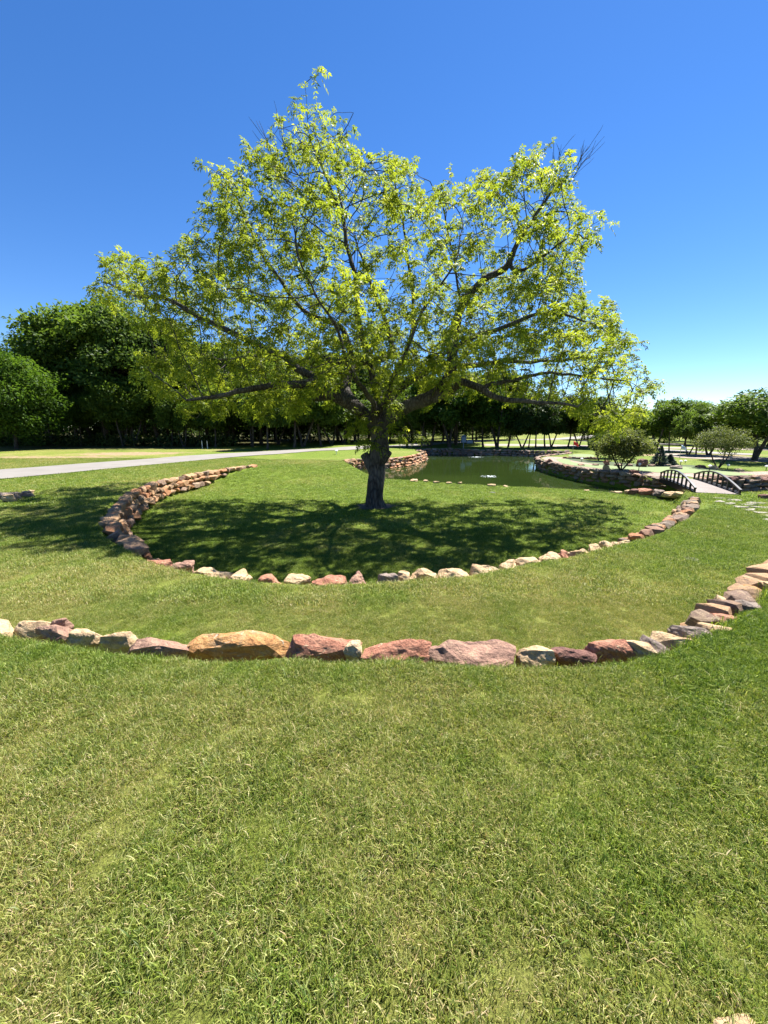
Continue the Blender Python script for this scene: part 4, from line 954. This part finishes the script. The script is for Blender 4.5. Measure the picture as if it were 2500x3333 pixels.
for k in range(520):
    px = rng.uniform(820, 1640) if k % 5 else rng.uniform(1640, 2150); y = rng.uniform(78, 100); q = dp(px, 1440, y); pts.append((q.x, y, gz(q.x, y) + rng.uniform(.2, 4.5 if px < 1640 else 2.2)))
mass('thicket', 'shaded brush and saplings behind the trunks beyond the pond', 'thicket', pts, 26000, 1.7, .5, M['dark_leaf'])
# blue spruce
def spruce(px, py, h, rb, label, seed):
    a = gp(px, py, -.45); r = np.random.default_rng(seed); n = 5200; g = gz(a.x, a.y)
    t = r.uniform(0, 1, n) ** 1.3; ang = r.integers(0, 90, n) * 2.399 + r.normal(0, .10, n); rad_ = (1 - t) * rb * r.uniform(.25, 1, n) ** .5 * (1 + .25 * np.sin(ang * 3 + t * 30))
    P = np.stack([np.cos(ang) * rad_, np.sin(ang) * rad_, t * h * .97 + .06 - rad_ * .12 + r.normal(0, .02, n)], 1)
    D = np.stack([np.cos(ang), np.sin(ang), .35 + 0 * t], 1) + rdir(n, r) * .6; s = r.uniform(.05, .10, n)
    v, f = leaf_quads(P, D, rdir(n, r), s, s * .35); me = npmesh('crown', v, f); attr(me, 'tint', np.repeat(np.clip(r.normal(.5, .25, n), 0, 1), 4))
    root = tag(empty('spruce_tree', (a.x, a.y, g)), label, 'spruce'); link('crown', me, M['spruce_leaf'], root)
    V, Q = tubes([Vector((0, 0, -.1)), Vector((0, 0, h * .5)), Vector((0, 0, h))], [-1, 0, 1], [.05, .03, .008], lambda r: 6); link('trunk', npmesh('trunk', V, Q, True), M['bark2'], root)
spruce(2144, 1516, 1.05, .48, 'small blue-grey spruce behind the putting green', 1)
spruce(2178, 1515, .55, .34, 'squat brownish-grey conifer beside the blue spruce', 2)

# ------------------------------------------------------------------ footbridge
def bridge():
    NL, FL, NR, FR = [Vector(p) for p in ((10.06, 12.30), (11.62, 16.12), (11.12, 11.86), (12.68, 15.68))]
    root = tag(empty('footbridge', (*((NL + NR + FL + FR) / 4), -1.0)), 'low arched footbridge with black steel rails crossing the pond channel', 'footbridge'); z0 = -.40
    inv = Matrix.Translation(-Vector(root.location)); arch = lambda t: z0 + .03 * math.sin(math.pi * t)
    nb = 26
    mesh_done = []
    for k in range(nb):                                     # deck boards
        t0, t1 = k / nb, (k + .965) / nb; v = []
        for t, zz in ((t0, 0), (t1, 0)):
            for e in (.03, .97):
                p = NL.lerp(FL, t).lerp(NR.lerp(FR, t), e); v.append((p.x, p.y, arch(t)))
        vv = v + [(x, y, z - .035) for x, y, z in v]
        me = bpy.data.meshes.new('deck_board'); me.from_pydata(vv, [], [(0, 1, 3, 2), (4, 6, 7, 5), (0, 4, 5, 1), (2, 3, 7, 6), (0, 2, 6, 4), (1, 5, 7, 3)]); me.update()
        link('deck_board', me, M['deck'], root)
    for a, b in ((NL, FL), (NR, FR)):
        m = MB(); n = 14
        for k in range(n):
            t0, t1 = k / n, (k + 1) / n; p, q = a.lerp(b, t0), a.lerp(b, t1); p3 = Vector((p.x, p.y, arch(t0) - .09)); q3 = Vector((q.x, q.y, arch(t1) - .09)); d = q3 - p3
            m.box((p3 + q3) / 2, (d.length * 1.01, .06, .20), d.to_track_quat('X', 'Z').to_matrix().to_4x4())
        m.build('beam', M['black'], root)
        hs = [.13, .23, .32, .39, .43, .44, .42, .37, .29, .20]
        def hh(t):
            u = t * (len(hs) - 1); i = min(int(u), len(hs) - 2); return hs[i] + (hs[i + 1] - hs[i]) * (u - i)
        d2 = (b - a).normalized()
        for k in range(10):
            t = .012 + .976 * k / 9; p = a.lerp(b, t); zb = arch(t) - .12; zt = arch(t) + hh(t) - .012
            MB().box((p.x, p.y, (zb + zt) / 2), (.05, .05, zt - zb), Matrix.Rotation(math.atan2(d2.y, d2.x), 4, 'Z')).build('post', M['black'], root)
        m = MB(); n = 27
        for k in range(n):
            t0, t1 = k / n, (k + 1) / n; p, q = a.lerp(b, t0), a.lerp(b, t1); p3 = Vector((p.x, p.y, arch(t0) + hh(t0))); q3 = Vector((q.x, q.y, arch(t1) + hh(t1))); d = q3 - p3
            m.box((p3 + q3) / 2, (d.length * 1.06, .06, .045), d.to_track_quat('X', 'Z').to_matrix().to_4x4())
        m.build('handrail', M['black'], root)
        m = MB()
        for k in range(n):
            t0, t1 = k / n, (k + 1) / n; p, q = a.lerp(b, t0), a.lerp(b, t1); p3 = Vector((p.x, p.y, arch(t0) + .045)); q3 = Vector((q.x, q.y, arch(t1) + .045)); d = q3 - p3
            m.box((p3 + q3) / 2, (d.length * 1.03, .035, .03), d.to_track_quat('X', 'Z').to_matrix().to_4x4())
        m.build('lower_rail', M['black'], root)
    for o in root.children: o.matrix_parent_inverse = inv
bridge()

# ------------------------------------------------------------------ flags, lamps, small things
def flag(px, py, z, h, mat, label, side=1):
    a = gp(px, py, z); g = gz(a.x, a.y); root = tag(empty('golf_flag', (a.x, a.y, g)), label, 'golf flag')
    MB().cyl((0, 0, -.05), (0, 0, h), .016, .013, 8).build('pole', M['yellow'], root)
    v = []; f = []; n = 8
    for i in range(n + 1):
        t = i / n
        for j in (0, 1):
            v.append((side * t * .42, .05 * math.sin(t * 7), h - .02 - .14 * t * (1 - j * .2) - j * (.34 * (1 - t * .5)) - .22 * t * t))
    for i in range(n): f.append((i * 2, i * 2 + 1, i * 2 + 3, i * 2 + 2))
    me = npmesh('cloth', v, f, True); o = link('cloth', me, mat, root); md = o.modifiers.new('thick', 'SOLIDIFY'); md.thickness = .006
flag(1863, 1481, -.45, 1.15, M['redcloth'], 'red golf flag on the small far green')
flag(2212, 1490, -.45, .95, M['bluecloth'], 'pale blue golf flag before the bare patio', 1)
def pathlamp(px, py, z, h, label, grp=None, stem='black', cap='white', s=1.0):
    a = gp(px, py, z); g = gz(a.x, a.y); root = tag(empty('path_light', (a.x, a.y, g)), label, 'path light', grp)
    MB().cyl((0, 0, -.08), (0, 0, h), .016 * s, .014 * s, 8).build('stem', M[stem], root)
    MB().cyl((0, 0, h), (0, 0, h + .05 * s), .045 * s, .045 * s, 10).cyl((0, 0, h + .05 * s), (0, 0, h + .11 * s), .085 * s, .02 * s, 12).build('cap', M[cap], root)
    return root
pathlamp(2078, 1536, -.45, .33, 'dark stemmed path light with a white cap on the gravel by the bush', s=1.1)
pathlamp(2192, 1512, -.45, .18, 'short pale path light by the blue spruce')
pathlamp(2215, 1513, -.45, .14, 'low path light with a broad cap above the grey boulder', s=1.2)
pathlamp(2306, 1545, -.45, .34, 'taller path light standing at the far end of the footbridge', s=1.0)
pathlamp(2368, 1527, -.45, .16, 'small white path light before the grey-green tree')
pathlamp(1893, 1503, -.45, .14, 'small white path light in the bed behind the green tip', s=1.1)
pathlamp(2230, 1508, -.45, .10, 'tiny white marker light at the back of the lawn')
pathlamp(2493, 1531, -.45, .16, 'pale path light near the picture edge beyond the channel')
pathlamp(1095, 1476, -.36, .22, 'white topped marker light on the grass beside the road', stem='white', s=1.6)
for px in (659, 676):
    a = gp(px, 1459, -.3); root = tag(empty('marker_stake', (a.x, a.y, gz(a.x, a.y))), 'white marker stake beyond the road before the woods', 'stake', 'white stakes beyond the road')
    MB().box((0, 0, .35), (.05, .035, .8), bevel=.006).build('stake', M['white'], root); MB().cyl((0, 0, .75), (0, 0, .82), .028, .004, 4).build('tip', M['white'], root)
a = gp(1508, 1462, -.55); root = tag(empty('fish_feeder', (a.x, 45.5, gz(a.x * 45.5 / a.y, 45.5))), 'blue-grey feeder box on a post at the far pond shore', 'feeder'); root.location.x = a.x * 45.5 / a.y
MB().cyl((0, 0, -.1), (0, 0, .6), .05, .05, 8).build('post', M['bluebox'], root); MB().box((0, 0, .95), (.55, .45, .7), bevel=.05).build('drum', M['bluebox'], root)
MB().cyl((0, 0, 1.3), (0, 0, 1.5), .36, .08, 12).build('lid', M['bluebox'], root); MB().box((.7, 0, .7), (.7, .4, .35), bevel=.04).build('tray', M['bluebox'], root)
a = gp(2437, 1560, -.45); root = tag(empty('utility_box', (a.x, a.y, gz(a.x, a.y))), 'black round-topped box on the gravel beyond the footbridge', 'utility box')
m = MB(); m.box((0, 0, .1), (.19, .17, .24), bevel=.015); m.build('housing', M['darkbox'], root)
MB().cyl((0, -.085, .215), (0, .085, .215), .093, .093, 16).build('lid', M['darkbox'], root)
for px, py, z, s, lab in [(2248, 1828, -.36, 1.0, 'dark sunken drain inlet in the middle lawn strip'), (1604, 1606, -.93, 1.5, 'dark sprinkler cover in the sunken lawn near the pond')]:
    a = gp(px, py, z); root = tag(empty('drain_cover', (a.x, a.y, gz(a.x, a.y))), lab, 'drain cover')
    MB().cyl((0, 0, -.05), (0, 0, .012), .07 * s, .07 * s, 20).build('grate', M['darkbox'], root)
    bm = bmesh.new(); bmesh.ops.create_circle(bm, radius=.085 * s, segments=24); me = bpy.data.meshes.new('rim')
    m = MB()
    for k in range(20):
        an = k / 20 * math.tau; an2 = (k + 1) / 20 * math.tau; m.cyl((math.cos(an) * .08 * s, math.sin(an) * .08 * s, .012), (math.cos(an2) * .08 * s, math.sin(an2) * .08 * s, .012), .006 * s, None, 6)
    m.build('rim', M['lime'] if s == 1 else M['darkbox'], root); bm.free()
# bubbling patches on the pond
for px, py, rx, ry, lab in [(1592, 1551, .55, .55, 'white bubbling aerator patch in the middle of the pond'), (1552, 1488, .9, .7, 'thin line of bubbles near the far pond wall')]:
    a = gp(px, py, WATER); m = bmesh.new(); r = random.Random(px)
    for k in range(60):
        an = r.uniform(0, math.tau); q = r.random() ** .8; x, y = math.cos(an) * q * rx, math.sin(an) * q * ry
        bmesh.ops.create_icosphere(m, subdivisions=1, radius=r.uniform(.015, .06) * (1.2 - q), matrix=Matrix.Translation((x, y, r.uniform(-.01, .02))) @ Matrix.Diagonal((1.6, 1.2, .7, 1)))
    me = bpy.data.meshes.new('foam'); m.to_mesh(me); m.free(); o = link('water_bubbles', me, M['foam']); o.location = (a.x, a.y, WATER + .003); tag(o, lab, 'bubbles', kind='stuff')
# pale stone by the viewer's feet
o = rough_rock('boulder', 77, (.075, .06, .05), M['b_tan']); o.location = (.945, .685, 0.010); tag(o, 'pale cream flat stone half covered by grass at the lawn corner', 'boulder')

# ------------------------------------------------------------------ grass blades
def tuft(seed, nb, h, spread, w):
    g = np.random.default_rng(seed); V = []; Fc = []; T = []
    for k in range(nb):
        b = g.normal(0, spread, 2); an = g.uniform(0, math.tau); le = g.uniform(.2, 1.25); hh = h * g.uniform(.5, 1.15); dirv = np.array([math.cos(an), math.sin(an)]); sd = np.array([-dirv[1], dirv[0]]) * w * g.uniform(.7, 1.2) * .5
        straw = g.random(); tv = g.uniform(.84, 1.0) if straw < .30 else g.uniform(0, .7)
        if tv > .82: le *= 1.4; hh *= .8
        i = len(V); p0 = b; p1 = b + dirv * hh * le * .4; p2 = b + dirv * hh * le
        V += [(*(p0 - sd), -.01), (*(p0 + sd), -.01), (*(p1 + sd * .8), hh * .55), (*(p1 - sd * .8), hh * .55), (*p2, hh * (1 - .3 * le)), (*p2, hh * (1 - .3 * le) - .0005)]
        Fc += [(i, i + 1, i + 2, i + 3), (i + 3, i + 2, i + 4, i + 5)]; T += [tv] * 6
    me = npmesh('grass_tuft', V, Fc); attr(me, 'tint', T); me.materials.append(M['grass']); return me
def grass_field(name, label, pts, scl, protos):
    coll = bpy.data.collections.new(name + '_tufts')
    for i, me in enumerate(protos): coll.objects.link(bpy.data.objects.new('%s_%02d' % (name, i), me))
    n = len(pts); me = bpy.data.meshes.new(name); me.vertices.add(n); me.vertices.foreach_set('co', np.asarray(pts, np.float32).ravel())
    rot = np.stack([rng.normal(0, .12, n), rng.normal(0, .12, n), rng.uniform(0, 6.28, n)], 1)
    attr(me, 'dry', masks(np.asarray(pts)[:, 0], np.asarray(pts)[:, 1])[0] + rng.normal(0, .22, n)); attr(me, 'rot', rot, 'FLOAT_VECTOR'); attr(me, 'scl', scl); attr(me, 'idx', rng.integers(0, len(protos), n), 'INT')
    o = link(name, me); me.materials.append(M['grass']); ng = bpy.data.node_groups.new(name, 'GeometryNodeTree')
    ng.interface.new_socket('Geometry', in_out='INPUT', socket_type='NodeSocketGeometry'); ng.interface.new_socket('Geometry', in_out='OUTPUT', socket_type='NodeSocketGeometry')
    N = ng.nodes; gi = N.new('NodeGroupInput'); go = N.new('NodeGroupOutput'); ip = N.new('GeometryNodeInstanceOnPoints'); ci = N.new('GeometryNodeCollectionInfo')
    ci.inputs['Collection'].default_value = coll; ci.inputs['Separate Children'].default_value = True; ci.inputs['Reset Children'].default_value = True
    def na(nm, typ): q = N.new('GeometryNodeInputNamedAttribute'); q.data_type = typ; q.inputs['Name'].default_value = nm; return q.outputs[0]
    L = ng.links; L.new(gi.outputs[0], ip.inputs['Points']); L.new(ci.outputs[0], ip.inputs['Instance']); ip.inputs['Pick Instance'].default_value = True
    L.new(na('idx', 'INT'), ip.inputs['Instance Index']); L.new(na('rot', 'FLOAT_VECTOR'), ip.inputs['Rotation']); L.new(na('scl', 'FLOAT'), ip.inputs['Scale']); L.new(ip.outputs[0], go.inputs[0])
    md = o.modifiers.new('grass', 'NODES'); md.node_group = ng; return tag(o, label, 'grass', kind='stuff')
roadP = np.array(rl + rr[::-1])
def scatter(n, y0, y1, wfac, marg, near=False):
    y = np.sqrt(rng.uniform(y0 ** 2, y1 ** 2, n)); x = rng.uniform(-1, 1, n) * (y * wfac + marg)
    k = ~inside(POND, x, y) & ~inside(roadP, x, y) & (polydist(RING, x, y, False) > .22) & (polydist(POND, x, y) > .25)
    k &= ~((x > 10) & (y > 15.2)) & ~((np.hypot(x - TREE.x, (y - TREE.y)) < .62))
    k &= ~inside(np.array([(10.0,12.2),(11.2,11.7),(12.8,15.7),(11.6,16.2)]), x, y)
    k &= (polydist(OUTER, x, y, False) > .06) & (np.hypot((x - .935) / 1.3, y - .70) > .055)
    x, y = x[k], y[k]; z = ground(x, y); return np.stack([x, y, z], 1)
def clump(p, sc, o=0.0): return np.array([noise.fractal(Vector((a * sc + o, b * sc, o)), 1.0, 2.0, 3) for a, b in p[:, :2]])
p1 = scatter(98000, .12, 4.2, 1.08, 1.2)
p2 = scatter(78000, 4.0, 9.5, 1.06, 1.3)
p3 = scatter(70000, 9.2, 26, 1.04, .8)
n1 = clump(p1, 2.2); n1b = clump(p1, 9.0, 5.0); k1 = (n1b + .4 * n1) > -.62; p1 = p1[k1]; n1 = n1[k1]; n1b = n1b[k1]
n2 = clump(p2, 1.6); k2 = n2 > -.8; p2 = p2[k2]; n2 = n2[k2]
inC1 = lambda p: inside(RINGP, p[:, 0], p[:, 1]); inA1 = lambda p: inside(OUTP, p[:, 0], p[:, 1])
s1 = rng.uniform(.75, 1.25, len(p1)) * np.where(inA1(p1), 1.0, .72); s1 *= 1 + .30 * sst((p1[:, 0] - .8) / 1.5) * inA1(p1); s1 *= np.clip(1 + .5 * n1 + .45 * n1b, .45, 1.7)
grass_field('near_grass', 'unmown lawn blades of the upper terrace', p1, s1, [tuft(i, 20, .033, .021, .0023) for i in range(10)])
s2 = rng.uniform(.75, 1.25, len(p2)) * np.where(inC1(p2), .8, .92) * np.clip(1 + .5 * n2, .5, 1.5)
grass_field('middle_grass', 'short lawn blades of the middle terrace and sunken lawn', p2, s2, [tuft(20 + i, 26, .040, .036, .0042) for i in range(5)])
s3 = rng.uniform(.75, 1.25, len(p3))
grass_field('far_grass', 'short lawn blades around the pond and the road edge', p3, s3, [tuft(40 + i, 24, .042, .07, .0075) for i in range(4)])
print('grass points', len(p1), len(p2), len(p3))
